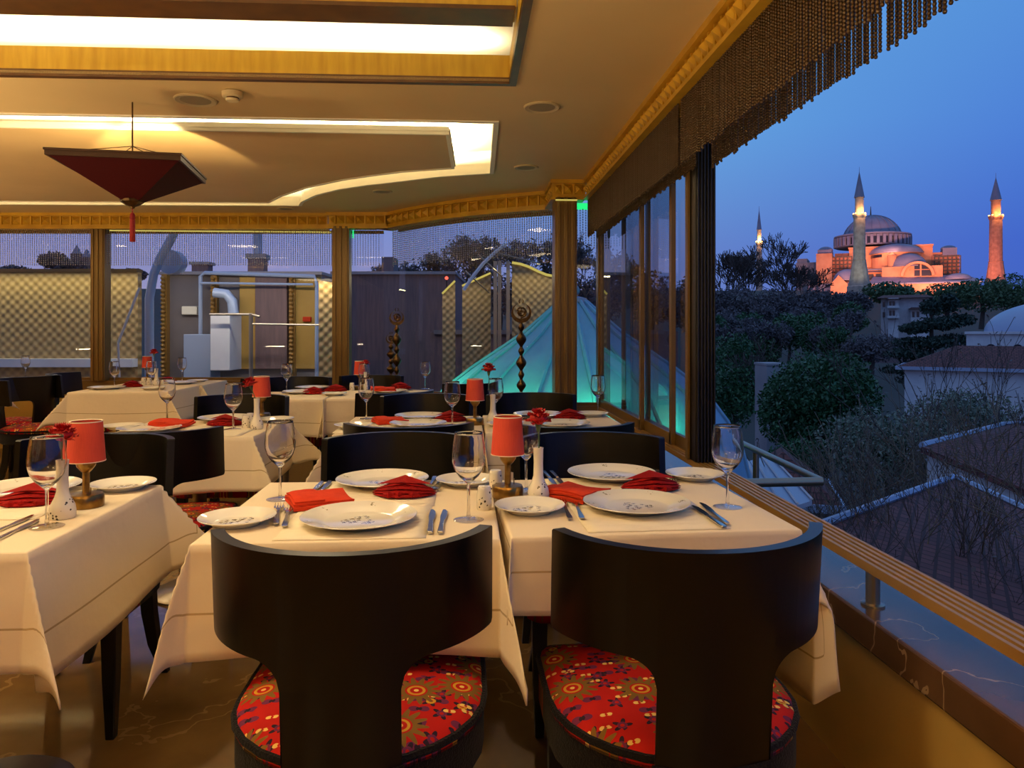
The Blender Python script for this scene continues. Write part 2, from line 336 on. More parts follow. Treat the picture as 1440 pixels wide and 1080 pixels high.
# ---------------------------------------------------------------- mesh tools
class MB:
    def __init__(s): s.v = []; s.f = []; s.mi = []; s.cur = 0
    def add(s, vs, fs):
        o = len(s.v); s.v += [tuple(p) for p in vs]
        for f in fs: s.f.append(tuple(i+o for i in f)); s.mi.append(s.cur)
    def box(s, x0, y0, z0, x1, y1, z1, mat=None):
        vs = [Vector((x, y, z)) for z in (z0, z1) for y in (y0, y1) for x in (x0, x1)]
        if mat: vs = [mat @ p for p in vs]
        s.add(vs, [(0, 2, 3, 1), (4, 5, 7, 6), (0, 1, 5, 4), (2, 6, 7, 3), (0, 4, 6, 2), (1, 3, 7, 5)])
    def lathe(s, prof, n=24, c=(0, 0, 0), closed=False, cap=True):
        vs = [(c[0]+r*math.cos(2*PI*i/n), c[1]+r*math.sin(2*PI*i/n), c[2]+z) for r, z in prof for i in range(n)]
        k = len(prof); fs = []
        for j in range(k if closed else k-1):
            for i in range(n):
                a, b_ = j*n+i, j*n+(i+1) % n; q = (j+1) % k
                fs.append((a, b_, q*n+(i+1) % n, q*n+i))
        if cap and not closed:
            fs.append(tuple(reversed(range(n)))); fs.append(tuple((k-1)*n+i for i in range(n)))
        s.add(vs, fs)
    def tube(s, pts, rad, n=8, cap=True):
        pts = [Vector(p) for p in pts]
        if not isinstance(rad, (list, tuple)): rad = [rad]*len(pts)
        vs = []; fs = []; ref = None
        for i, p in enumerate(pts):
            t = (pts[min(i+1, len(pts)-1)]-pts[max(i-1, 0)]).normalized()
            if ref is None: ref = Vector((0, 0, 1)) if abs(t.z) < .9 else Vector((1, 0, 0))
            u = t.cross(ref).normalized(); v = u.cross(t).normalized(); ref = v
            for k in range(n):
                a = 2*PI*k/n; vs.append(p + (u*math.cos(a)+v*math.sin(a))*rad[i])
        for i in range(len(pts)-1):
            for k in range(n): fs.append((i*n+k, i*n+(k+1) % n, (i+1)*n+(k+1) % n, (i+1)*n+k))
        if cap: fs += [tuple(reversed(range(n))), tuple((len(pts)-1)*n+k for k in range(n))]
        s.add(vs, fs)
    def prism(s, poly, z0, z1):
        n = len(poly); vs = [(x, y, z0) for x, y in poly]+[(x, y, z1) for x, y in poly]
        fs = [tuple(reversed(range(n))), tuple(range(n, 2*n))]+[(i, (i+1) % n, n+(i+1) % n, n+i) for i in range(n)]
        s.add(vs, fs)
    def sphere(s, c, r, n=10, m=6, sz=1):
        s.lathe([(max(r*math.sin(PI*j/m), .02*r), -r*sz*math.cos(PI*j/m)) for j in range(m+1)], n, c)
    def quad(s, a, b_, c, d): s.add([a, b_, c, d], [(0, 1, 2, 3)])
    def build(s, name, mats, parent=None, smooth=False, bevel=0, ang=.7):
        me = bpy.data.meshes.new(name); me.from_pydata(s.v, [], s.f)
        for m in (mats if isinstance(mats, (list, tuple)) else [mats]): me.materials.append(m)
        if any(s.mi): me.polygons.foreach_set('material_index', s.mi)
        if smooth:
            me.polygons.foreach_set('use_smooth', [True]*len(me.polygons))
            if ang: me.set_sharp_from_angle(angle=ang)
        me.validate(); me.update()
        o = bpy.data.objects.new(name, me); col.objects.link(o); o.parent = parent
        if bevel:
            b_ = o.modifiers.new('bevel', 'BEVEL'); b_.width = bevel; b_.segments = 2; b_.limit_method = 'ANGLE'
        return o
def tag(o, label, cat, group=None, kind=None):
    o['label'] = label; o['category'] = cat
    if group: o['group'] = group
    if kind: o['kind'] = kind
    return o
def thing(name, label, cat, loc=(0, 0, 0), rz=0, group=None):
    o = bpy.data.objects.new(name, None); col.objects.link(o); o.location = loc; o.rotation_euler = (0, 0, rz)
    o.empty_display_size = .1
    return tag(o, label, cat, group)
def struct(o): o['kind'] = 'structure'; return o
def copy_tree(o, parent=None):
    c = o.copy(); col.objects.link(c); c.parent = parent
    for ch in o.children: copy_tree(ch, c)
    return c
PROTO = {}
def put(kind, maker, loc, rz, label, group=None):
    if kind not in PROTO: o = PROTO[kind] = maker()
    else: o = copy_tree(PROTO[kind])
    o.location = loc; o.rotation_euler = (0, 0, rz); o['label'] = label
    if group: o['group'] = group
    return o
# ================================================================ room shell
ZC = 2.40                      # ceiling
ZB = 2.24                      # underside of the cornice
def circle3(a, b, c):
    (ax, ay), (bx, by), (cx, cy) = a, b, c
    d = 2*(ax*(by-cy)+bx*(cy-ay)+cx*(ay-by))
    ux = ((ax*ax+ay*ay)*(by-cy)+(bx*bx+by*by)*(cy-ay)+(cx*cx+cy*cy)*(ay-by))/d
    uy = ((ax*ax+ay*ay)*(cx-bx)+(bx*bx+by*by)*(ax-cx)+(cx*cx+cy*cy)*(bx-ax))/d
    return ux, uy, math.hypot(ax-ux, ay-uy)
AX, AY, AR = circle3((-.80, 7.56), (-.065, 6.77), (.69, 6.31))
A0 = math.atan2(7.56-AY, -.80-AX); A1 = math.atan2(6.31-AY, .69-AX)
if A0 < 0: A0 += 2*PI
if A1 < 0: A1 += 2*PI
def arc(dr, n=24):
    return [(AX+(AR+dr)*math.cos(A0+(A1-A0)*i/n), AY+(AR+dr)*math.sin(A0+(A1-A0)*i/n)) for i in range(n+1)]
BX0, BY0, BX1, BY1 = -7.0, 8.07, -.86, 7.735      # back wall line
def backY(x): return BY0+(BY1-BY0)*(x-BX0)/(BX1-BX0)

# floor
f = MB(); f.box(-7, -4, -.1, 1.2, 8.2, 0); struct(f.build('floor', M['floor']))

# ceiling with two tray openings
tray1 = [(-6.5, 1.2), (.2, 1.2), (.2, 3.56), (-6.5, 3.6)]
tray2 = [(-6.5, 4.235), (.18, 4.235), (.2, 5.63), (-.2, 5.78), (-.53, 5.99), (-.8, 6.15), (-1.05, 6.34), (-1.3, 6.62), (-1.5, 6.98), (-1.57, 7.2), (-6.5, 7.36)]
out = [(-7.1, -4), (1.25, -4), (1.25, 6.1), (.8, 6.4)] + list(reversed(arc(-.15))) + [(-.8, 7.9), (-7.1, 8.25)]
def plate_with_holes(mb, outer, holes, z0, z1):
    polys = [[Vector((x, y, 0)) for x, y in p] for p in [outer]+holes]
    flat = [p for q in polys for p in q]
    tris = tessellate_polygon(polys)
    n = len(flat)
    vs = [(p.x, p.y, z0) for p in flat]+[(p.x, p.y, z1) for p in flat]
    fs = []
    for t in tris:
        a, b_, c = [flat[i] for i in t]
        up = (b_-a).cross(c-a).z > 0
        t = tuple(t) if up else tuple(reversed(t))
        fs.append(tuple(reversed(t))); fs.append(tuple(i+n for i in t))
    o = 0
    for q in polys:
        k = len(q)
        for i in range(k): fs.append((o+i, o+(i+1) % k, n+o+(i+1) % k, n+o+i))
        o += k
    mb.add(vs, fs)
m = MB(); plate_with_holes(m, out, [tray1, tray2], ZC, ZC+.012); ceil = struct(m.build('ceiling', M['plaster']))
# tray roofs (white) and their inner walls
m = MB(); m.box(-6.9, 1.0, 2.62, .4, 3.95, 2.66); m.box(-6.9, 3.95, 2.412, .4, 3.99, 2.62); struct(m.build('ceiling_tray_roof', M['white_paint'], ceil))
m = MB()
m.prism([(-6.9, 3.99), (.5, 3.99), (.5, 5.95), (-.9, 6.9), (-1.2, 7.7), (-6.9, 7.9)], 2.57, 2.60)
struct(m.build('ceiling_tray_roof', M['white_paint'], ceil))
def loop_wall(mb, poly, t, z0, z1):
    """upright band along a closed outline, t metres thick outwards of it"""
    n = len(poly); P = [Vector((x, y)) for x, y in poly]; O = []
    area2 = sum(P[i].x*P[(i+1) % n].y-P[(i+1) % n].x*P[i].y for i in range(n)); s = 1 if area2 > 0 else -1
    for i in range(n):
        a = (P[i]-P[i-1]).normalized(); b_ = (P[(i+1) % n]-P[i]).normalized()
        na = Vector((a.y, -a.x))*s; nb = Vector((b_.y, -b_.x))*s
        h = (na+nb).normalized(); O.append(P[i]+h*(t/max(.3, h.dot(na))))
    vs = [(p.x, p.y, z) for z in (z0, z1) for p in P]+[(p.x, p.y, z) for z in (z0, z1) for p in O]; fs = []
    for i in range(n):
        j = (i+1) % n
        fs += [(i, j, n+j, n+i), (2*n+j, 2*n+i, 3*n+i, 3*n+j), (j, i, 2*n+i, 2*n+j), (n+i, n+j, 3*n+j, 3*n+i)]
    mb.add(vs, fs)
# tray 1: dark edge strip, oak band, cross beam
m = MB(); loop_wall(m, tray1, .035, ZC-.012, ZC+.02); struct(m.build('trim_1', M['dark_trim']))
m = MB(); loop_wall(m, [(x+(.002 if x > 0 else 0), y) for x, y in tray1], .02, ZC+.02, 2.525); struct(m.build('trim_2', M['veneer']))
m = MB(); m.box(-6.5, 2.98, 2.505, .198, 3.13, 2.615); struct(m.build('trim_3', M['veneer']))
m = MB(); m.box(-6.5, 2.97, 2.49, .19, 3.14, 2.506); struct(m.build('trim_4', M['dark_trim']))
# tray 2: white edge moulding and the floating board
m = MB(); loop_wall(m, tray2, -.03, ZC-.008, ZC+.03); loop_wall(m, tray2, -.012, ZC+.03, ZC+.05); struct(m.build('trim_5', M['white_paint']))
m = MB(); loop_wall(m, tray2, .03, ZC+.012, 2.572); struct(m.build('trim_6', M['white_paint']))
board = [(-6.3, 4.52), (-.13, 4.55), (-.115, 5.475), (-.5, 5.62), (-.78, 5.8), (-.99, 5.95), (-1.35, 6.3), (-1.65, 6.7), (-1.85, 7.05), (-6.3, 7.16)]
m = MB(); m.prism(board, 2.40, 2.44); bd = struct(m.build('ceiling_board', M['panel'], ceil))
m = MB(); loop_wall(m, board, .022, 2.395, 2.445); loop_wall(m, board, .03, 2.415, 2.43); struct(m.build('board_moulding', M['white_paint'], ceil))

# walls that close the room behind and beside the camera, low walls under the windows
m = MB(); m.box(-7.1, -4.1, 0, -7.0, 8.2, 2.7); struct(m.build('wall_left', M['wall']))
m = MB(); m.box(-7.1, -4.1, 0, 1.3, -4.0, 2.7); struct(m.build('wall_rear', M['wall']))
m = MB(); m.box(1.045, -4, 0, 1.3, 6.05, .392); struct(m.build('wall_right', M['wall']))
sillm = MB(); sillm.box(1.02, -4, .392, 1.36, 6.05, .478)
struct(sillm.build('trim_7', M['sill'], bevel=.006))
def strip(mb, path, t, z0, z1):
    """upright strip along an open path; t = outward thickness (left of travel)"""
    n = len(path); P = [Vector(p) for p in path]; O = []
    for i in range(n):
        a = (P[i]-P[max(i-1, 0)]); b_ = (P[min(i+1, n-1)]-P[i])
        if a.length == 0: a = b_
        if b_.length == 0: b_ = a
        a.normalize(); b_.normalize(); na = Vector((-a.y, a.x)); nb = Vector((-b_.y, b_.x)); h = (na+nb).normalized()
        O.append(P[i]+h*(t/max(.4, h.dot(na))))
    vs = [(p.x, p.y, z) for z in (z0, z1) for p in P]+[(p.x, p.y, z) for z in (z0, z1) for p in O]; fs = []
    for i in range(n-1):
        j = i+1
        fs += [(i, j, n+j, n+i), (2*n+j, 2*n+i, 3*n+i, 3*n+j), (j, i, 2*n+i, 2*n+j), (n+i, n+j, 3*n+j, 3*n+i)]
    fs += [(0, n, 3*n, 2*n), (n-1, 3*n-1, 4*n-1, 2*n-1)]
    mb.add(vs, fs)
back = [(-7.0, backY(-7)+.02), (-1.2, backY(-1.2)+.02), (-.86, backY(-.86)+.02)]
arcp = arc(-.10)
m = MB(); strip(m, back, .12, 0, .58); struct(m.build('wall_back', M['wall']))
m = MB(); strip(m, arcp, .12, 0, .58); strip(m, [arcp[-1], (.70, 5.98), (1.05, 5.98)], .1, 0, .58); struct(m.build('wall_curved', M['wall']))
m = MB(); strip(m, [(x, y-.06) for x, y in back], .24, .58, .70); struct(m.build('trim_8', M['frame']))
m = MB(); strip(m, arc(-.04), .2, .56, .60); struct(m.build('trim_9', M['frame']))
m = MB(); strip(m, [(.87, 5.93), (1.06, 5.93)], .14, .56, .605); struct(m.build('trim_10', M['frame']))

# cornice: bed band, ovolo and a row of faceted pyramids
def resample(path, step):
    P = [Vector(p) for p in path]; seg = [(P[i+1]-P[i]).length for i in range(len(P)-1)]; tot = sum(seg); n = max(1, round(tot/step)); outp = []
    for k in range(n+1):
        s = tot*k/n; i = 0
        while i < len(seg)-1 and s > seg[i]: s -= seg[i]; i += 1
        outp.append(P[i]+(P[i+1]-P[i])*(s/seg[i]))
    return outp
def cornice(name, path, pitch=.1):
    m = MB()
    strip(m, path, .16, ZC-.03, ZC); strip(m, [p for p in path], .14, ZB+.0, ZB+.018)
    def off(t):
        n = len(path); P = [Vector(p) for p in path]; O = []
        for i in range(n):
            a = (P[i]-P[max(i-1, 0)]); b_ = (P[min(i+1, n-1)]-P[i])
            if a.length == 0: a = b_
            if b_.length == 0: b_ = a
            a.normalize(); b_.normalize(); h = (Vector((-a.y, a.x))+Vector((-b_.y, b_.x))).normalized()
            O.append(tuple(P[i]+h*t))
        return O
    strip(m, off(.018), .12, ZB+.018, ZB+.042); strip(m, off(.035), .1, ZB+.042, ZC-.03)
    q = resample(off(.034), pitch); z0, z1 = ZB+.05, ZC-.036
    for i in range(len(q)-1):
        a, b_ = q[i], q[i+1]; d = (b_-a).normalized(); nn = Vector((d.y, -d.x)); a = a+d*.008; b_ = b_-d*.008
        mid = (a+b_)/2+nn*.036
        m.add([(a.x, a.y, z0), (b_.x, b_.y, z0), (b_.x, b_.y, z1), (a.x, a.y, z1), (mid.x, mid.y, (z0+z1)/2)], [(0, 1, 4), (1, 2, 4), (2, 3, 4), (3, 0, 4)])
        strip(m, [tuple(b_-d*.0+nn*.012), tuple(b_+d*.016+nn*.012)], .02, ZB+.042, ZC-.03)
    return struct(m.build(name, M['gold']))
cornice('trim_11', [(-7.0, backY(-7)-.12), (-1.42, backY(-1.42)-.12)])
cornice('trim_12', [(-1.42, backY(-1.42)-.12), (-1.42, backY(-1.42)-.17), (-.80, backY(-.80)-.17), (-.80, backY(-.80)-.05)], .105)
ac = arc(0); cornice('trim_13', [(2*ac[0][0]-ac[2][0], 2*ac[0][1]-ac[2][1])]+ac)
cornice('trim_14', [(.655, 6.30), (.655, 5.83), (.925, 5.83)], .09)
cornice('trim_15', [(.91, 5.86), (.91, -4)], .075)

# columns
def column(name, x, y, wx, wy, z0=0, z1=ZB+.02, m_='frame', ribs=3):
    m = MB(); m.box(x-wx/2, y-wy/2, z0, x+wx/2, y+wy/2, z1)
    for k in range(ribs):
        xx = x-wx/2+wx*(k+.5)/ribs; m.box(xx-wx*.08, y-wy/2-.012, z0, xx+wx*.08, y-wy/2, z1)
    return struct(m.build(name, M[m_], bevel=.004))
column('column_back_left', -3.74, backY(-3.74)-.02, .14, .14, .7)
column('column_back_right', -1.27, backY(-1.27)-.08, .17, .17, 0)
column('column_corner', .775, 5.93, .175, .2, 0)
column('column_corner_post', 1.1, 6.0, .1, .1, .6, ZB, 'frame', 2)

# windows: panes with slim frames
def window(k, path, z0, z1, pane='pane', posts=(), fr=.03, head=True):
    m = MB(); strip(m, path, fr, z0, z0+fr)
    if head: strip(m, path, fr, z1-fr, z1)
    for (x, y) in posts: m.box(x-fr/2, y-fr/2, z0, x+fr/2, y+fr/2, z1)
    o = struct(m.build('window_%d' % k, M['frame']))
    g = MB(); P = path
    for i in range(len(P)-1):
        (x0, y0), (x1, y1) = P[i], P[i+1]
        d = Vector((x1-x0, y1-y0)).normalized(); nn = Vector((-d.y, d.x))*fr*.5
        g.quad((x0+nn.x, y0+nn.y, z0), (x1+nn.x, y1+nn.y, z0), (x1+nn.x, y1+nn.y, z1), (x0+nn.x, y0+nn.y, z1))
    g.build('pane', M[pane], o)
    return o
wl = lambda x: (x, backY(x)+.02)
window(1, [wl(-7), wl(-3.8)], .7, ZB, posts=[wl(-5.4)])
window(2, [wl(-3.68), wl(-1.36)], .7, ZB)
window(3, [wl(-1.19), wl(-.86)], .7, ZB)
window(4, arc(-.12, 16), .6, ZB)
window(5, [(.865, 5.98), (1.05, 5.98)], .6, ZB)
# right-hand sliding glass: three overlapping panels slid to the far end, the near bays stand open
for k, (xx, ya, yb) in enumerate(((1.075, 5.94, 4.55), (1.10, 5.2, 3.95), (1.125, 4.6, 3.58))):
    m = MB()
    for y in (ya, yb): m.box(xx-.012, min(y, y+.0)-.022, .6, xx+.012, y+.022, ZB)
    m.box(xx-.012, yb, .6, xx+.012, ya, .66); m.box(xx-.012, yb, ZB-.05, xx+.012, ya, ZB)
    o = struct(m.build('window_%d' % (6+k), M['frame']))
    g = MB(); g.quad((xx, ya, .66), (xx, yb, .66), (xx, yb, ZB-.05), (xx, ya, ZB-.05)); g.build('pane', M['pane_tint'], o)
# the stack of folded panels that makes the broad dark post
m = MB()
m.box(1.055, 3.40, .6, 1.15, 3.49, ZB)
for k in range(6): m.box(1.06+.0155*k, 3.385, .6, 1.06+.0155*k+.008, 3.40, ZB)
st = struct(m.build('window_9', M['dark_frame'], bevel=.002))
m = MB(); m.box(1.045, 3.49, .6, 1.12, 3.53, ZB); m.box(1.04, 3.475, .6, 1.052, 3.49, ZB); m.build('gold_edge', M['frame'], st)
m = MB(); m.box(1.05, -4, .575, 1.145, 6.0, .592)
for k in range(5): m.box(1.05+.0213*k, -4, .592, 1.05+.0213*k+.0105, 6.0, .600)
rail = tag(m.build('window_rail', M['rail']), 'ribbed bronze track rail running along the open window above the marble sill', 'rail')
for y in (-.9, .5, 1.93, 3.3, 4.7, 5.9):
    q = MB(); q.lathe([(.03, 0), (.03, .006), (.018, .008), (.018, .098)], 16, (1.08, y, .477)); q.build('support_post', M['steel'], rail, True)
m = MB(); m.box(1.05, -4, ZB-.002, 1.16, 6.0, ZB+.05); struct(m.build('trim_16', M['frame']))
for x0, x1 in ((1.0, 1.18),):
    m = MB(); m.box(.97, -4, ZB+.05, 1.3, 6.05, ZC); struct(m.build('trim_17', M['gold']))
# led glow above the corner windows; green plate imitates a lit underside
m = MB(); m.box(.87, 5.955, 2.185, .985, 5.97, 2.235); tag(m.build('led_glow', M['green_led']), 'small glowing plate imitating the green-lit underside at the top of the narrow corner window', 'light strip')
m = MB(); m.box(-1.175, 7.72, 2.16, -1.16, 7.735, 2.235); tag(m.build('led_glow', M['green_led']), 'thin green glow beside the column left of the curved window', 'light strip')
m = MB(); m.box(.69, 5.80, 2.228, .86, 5.815, 2.237); tag(m.build('led_glow', M['dim_led']), 'thin yellow glow under the cap of the corner column', 'light strip')
m = MB(); m.box(-3.6, backY(-2.5)-.07, 2.215, -1.4, backY(-2.5)-.055, 2.226); tag(m.build('led_glow', M['dim_led']), 'thin yellow light line along the top of the wide back window', 'light strip')

# ---------------------------------------------------------------- bead curtains (uncountable)
def numpy_mesh(name, v, f, mat, k):
    me = bpy.data.meshes.new(name); nv, nf = len(v), len(f)
    me.vertices.add(nv); me.vertices.foreach_set('co', np.asarray(v, 'f').ravel())
    me.loops.add(nf*k); me.loops.foreach_set('vertex_index', np.asarray(f, 'i').ravel())
    me.polygons.add(nf); me.polygons.foreach_set('loop_start', np.arange(nf, dtype='i')*k)
    me.materials.append(mat); me.update(calc_edges=True)
    return me
def bead_shape(n=6, m_=4):
    v = [(0, 0, -1)]+[(math.sin(PI*j/m_)*math.cos(2*PI*i/n), math.sin(PI*j/m_)*math.sin(2*PI*i/n), -math.cos(PI*j/m_)) for j in range(1, m_) for i in range(n)]+[(0, 0, 1)]
    f = []; last = len(v)-1
    for i in range(n):
        f.append((0, 1+(i+1) % n, 1+i))
        for j in range(m_-2):
            a = 1+j*n+i; b_ = 1+j*n+(i+1) % n; f += [(a, b_, b_+n), (a, b_+n, a+n)]
        f.append((last, 1+(m_-2)*n+i, 1+(m_-2)*n+(i+1) % n))
    return np.array(v, 'f'), np.array(f, 'i')
def curtain(pts, z1, z0, pitch, r, mat, label, cat='bead curtain', shape=(6, 4), ragged=.006, sz=1.05, seed=1):
    rg = np.random.default_rng(seed); bv, bf = bead_shape(*shape); P = []
    for (x, y) in pts:
        o = rg.uniform(-ragged, ragged); sw = rg.uniform(-.0012, .0012, 2)
        n = int((z1-z0+o)/pitch)
        z = z1-pitch*np.arange(n)-rg.uniform(0, pitch)*.4
        P.append(np.stack([np.full(n, x+sw[0]), np.full(n, y+sw[1]), z], 1))
    P = np.concatenate(P)
    v = (P[:, None, :]+bv[None]*np.array([r, r, r*sz], 'f')).reshape(-1, 3)
    f = (np.arange(len(P))[:, None, None]*len(bv)+bf[None]).reshape(-1, 3)
    # the threads
    me = numpy_mesh('bead_curtain', v, f, M[mat], 3)
    me.polygons.foreach_set('use_smooth', [True]*len(me.polygons))
    o = bpy.data.objects.new('bead_curtain', me); col.objects.link(o)
    return tag(o, label, cat, None, 'stuff')
ys = [y for y in np.arange(.45, 5.88, .019) if not 3.30 < y < 3.325]
curtain([(.955, y) for y in ys], ZB, 1.945, .0106, .0058, 'bead', 'brown bead curtain, row nearer the room, hanging along the right windows', seed=3)
ys = [y for y in np.arange(.45, 5.9, .0195) if not 1.895 < y < 1.915]
curtain([(1.10 if y < 3.3 else 1.03, y) for y in ys], ZB, 1.94, .0108, .0060, 'bead', 'brown bead curtain, outer row against the open sky, along the right windows', seed=4)
def along(path, step): return [tuple(p) for p in resample(path, step)]
curtain(along([(-7, backY(-7)-.05), (-3.82, backY(-3.82)-.05)], .023), ZB, 1.86, .022, .0058, 'clear_bead', 'smoky bead curtain over the leftmost back window', shape=(4, 2), sz=2, seed=5)
curtain(along([(-3.66, backY(-3.66)-.05), (-1.38, backY(-1.38)-.05)], .023), ZB, 1.86, .022, .0058, 'clear_bead', 'smoky bead curtain over the wide back window between the two gold columns', shape=(4, 2), sz=2, seed=6)
curtain(along([(-1.17, backY(-1.17)-.05), (-.9, backY(-.9)-.05)], .027), ZB, 1.86, .022, .005, 'clear_bead', 'smoky bead curtain over the narrow window left of the curved glass', shape=(4, 2), sz=2, seed=7)
curtain(along(arc(-.06), .022), ZB, 1.84, .02, .0056, 'clear_bead', 'smoky bead curtain following the curved window', shape=(4, 2), sz=2, seed=8)
curtain(along([(.88, 5.94), (1.04, 5.94)], .022), ZB-.06, 1.86, .02, .005, 'clear_bead', 'smoky bead curtain over the narrow corner window under a green glow', shape=(4, 2), sz=2, seed=9)

# ---------------------------------------------------------------- ceiling fittings
def speaker():
    o = thing('ceiling_speaker', '', 'speaker')
    m = MB(); m.lathe([(.075, -.004), (.098, -.010), (.105, -.006), (.105, 0)], 32); m.build('speaker_ring', M['white_plastic'], o, True)
    m = MB(); m.lathe([(.076, -.006), (.076, -.002)], 32); m.build('grille', M['grille'], o, True)
    return o
def on_ceiling(px, py): return T(px, py, ZC)
for px, py, s, lab in ((275, 140, 1, 'round ceiling speaker beside the smoke detector'), (762, 150, .92, 'round ceiling speaker right of the two trays, nearest the camera'),
                       (740, 235, .85, 'round ceiling speaker near the right end of the lit curved tray'), (538, 269, .8, 'round ceiling speaker between the curved light slot and the curved cornice'),
                       (402, 293, .8, 'round ceiling speaker at the end of the curved slot, near the back cornice')):
    o = put('speaker', speaker, on_ceiling(px, py), 0, lab, 'round ceiling speakers'); o.scale = (s, s, 1)
sd = thing('smoke_detector', 'ivory smoke detector on the ceiling right of a round speaker', 'smoke detector', on_ceiling(327, 129))
m = MB(); m.lathe([(.045, 0), (.052, -.004), (.05, -.026), (.044, -.03)], 24); m.build('base', M['white_plastic'], sd, True)
m = MB(); m.lathe([(.03, -.03), (.03, -.038)], 24); m.build('vent_ring', M['dark_trim'], sd, True)
m = MB(); m.lathe([(.034, -.038), (.03, -.047), (.012, -.052)], 24); m.build('sensor_cap', M['white_plastic'], sd, True)

# pendant lamp: inverted silk pyramid with a wooden rim
pend = thing('pendant_lamp', 'dark red silk pendant lamp shaped like an inverted pyramid with a long tassel', 'pendant lamp', (-1.74, 4.0, 0), math.radians(8))
R_ = .29; zr = 2.05; za = 1.885
m = MB()
for k in range(4):
    a0, a1 = PI/4+k*PI/2, PI/4+(k+1)*PI/2; rr = R_*math.sqrt(2); q = .052
    m.quad((rr*math.cos(a0), rr*math.sin(a0), zr), (rr*math.cos(a1), rr*math.sin(a1), zr), (q*math.cos(a1), q*math.sin(a1), za), (q*math.cos(a0), q*math.sin(a0), za))
o = m.build('lamp_shade', M['pendant_silk'], pend); s_ = o.modifiers.new('t', 'SOLIDIFY'); s_.thickness = .004
m = MB()
loop_wall(m, [(-R_, -R_), (R_, -R_), (R_, R_), (-R_, R_)], .012, zr-.006, zr+.028); loop_wall(m, [(-R_, -R_), (R_, -R_), (R_, R_), (-R_, R_)], .017, zr+.018, zr+.028); m.build('rim', M['rim_wood'], pend)
m = MB(); m.lathe([(.062, za+.006), (.058, za-.006), (.034, za-.022), (.014, za-.03), (.008, za-.04)], 8); m.build('finial', M['bronze'], pend)
m = MB(); m.tube([(0, 0, za-.03), (0, 0, za-.065)], .003, 6); m.lathe([(.004, za-.06), (.012, za-.068), (.014, za-.09), (.011, za-.094), (.013, za-.1), (.015, za-.21), (.012, za-.212)], 12); m.build('tassel', M['tassel'], pend, True)
m = MB(); m.tube([(0, 0, za), (0, 0, 2.40)], .004, 6)
for k in range(4):
    a = PI/4+k*PI/2; m.tube([(R_*1.38*math.cos(a), R_*1.38*math.sin(a), zr+.01), (0, 0, zr+.12)], .002, 5)
m.build('hanging_rod', M['bronze'], pend)
m = MB(); m.sphere((0.05, 0, 1.985), .02, 12, 8); m.build('bulb', M['warm_led'], pend, True)
spot('pendant_bulb', (-1.72, 4.02, 2.0), (-1.95, 5.0, 2.4), 125, (1, .78, .42), math.radians(46), .02, .25)
spot('pendant_bulb', (-1.76, 4.02, 2.0), (-2.75, 5.1, 2.5), 110, (1, .78, .42), math.radians(46), .03, .6)
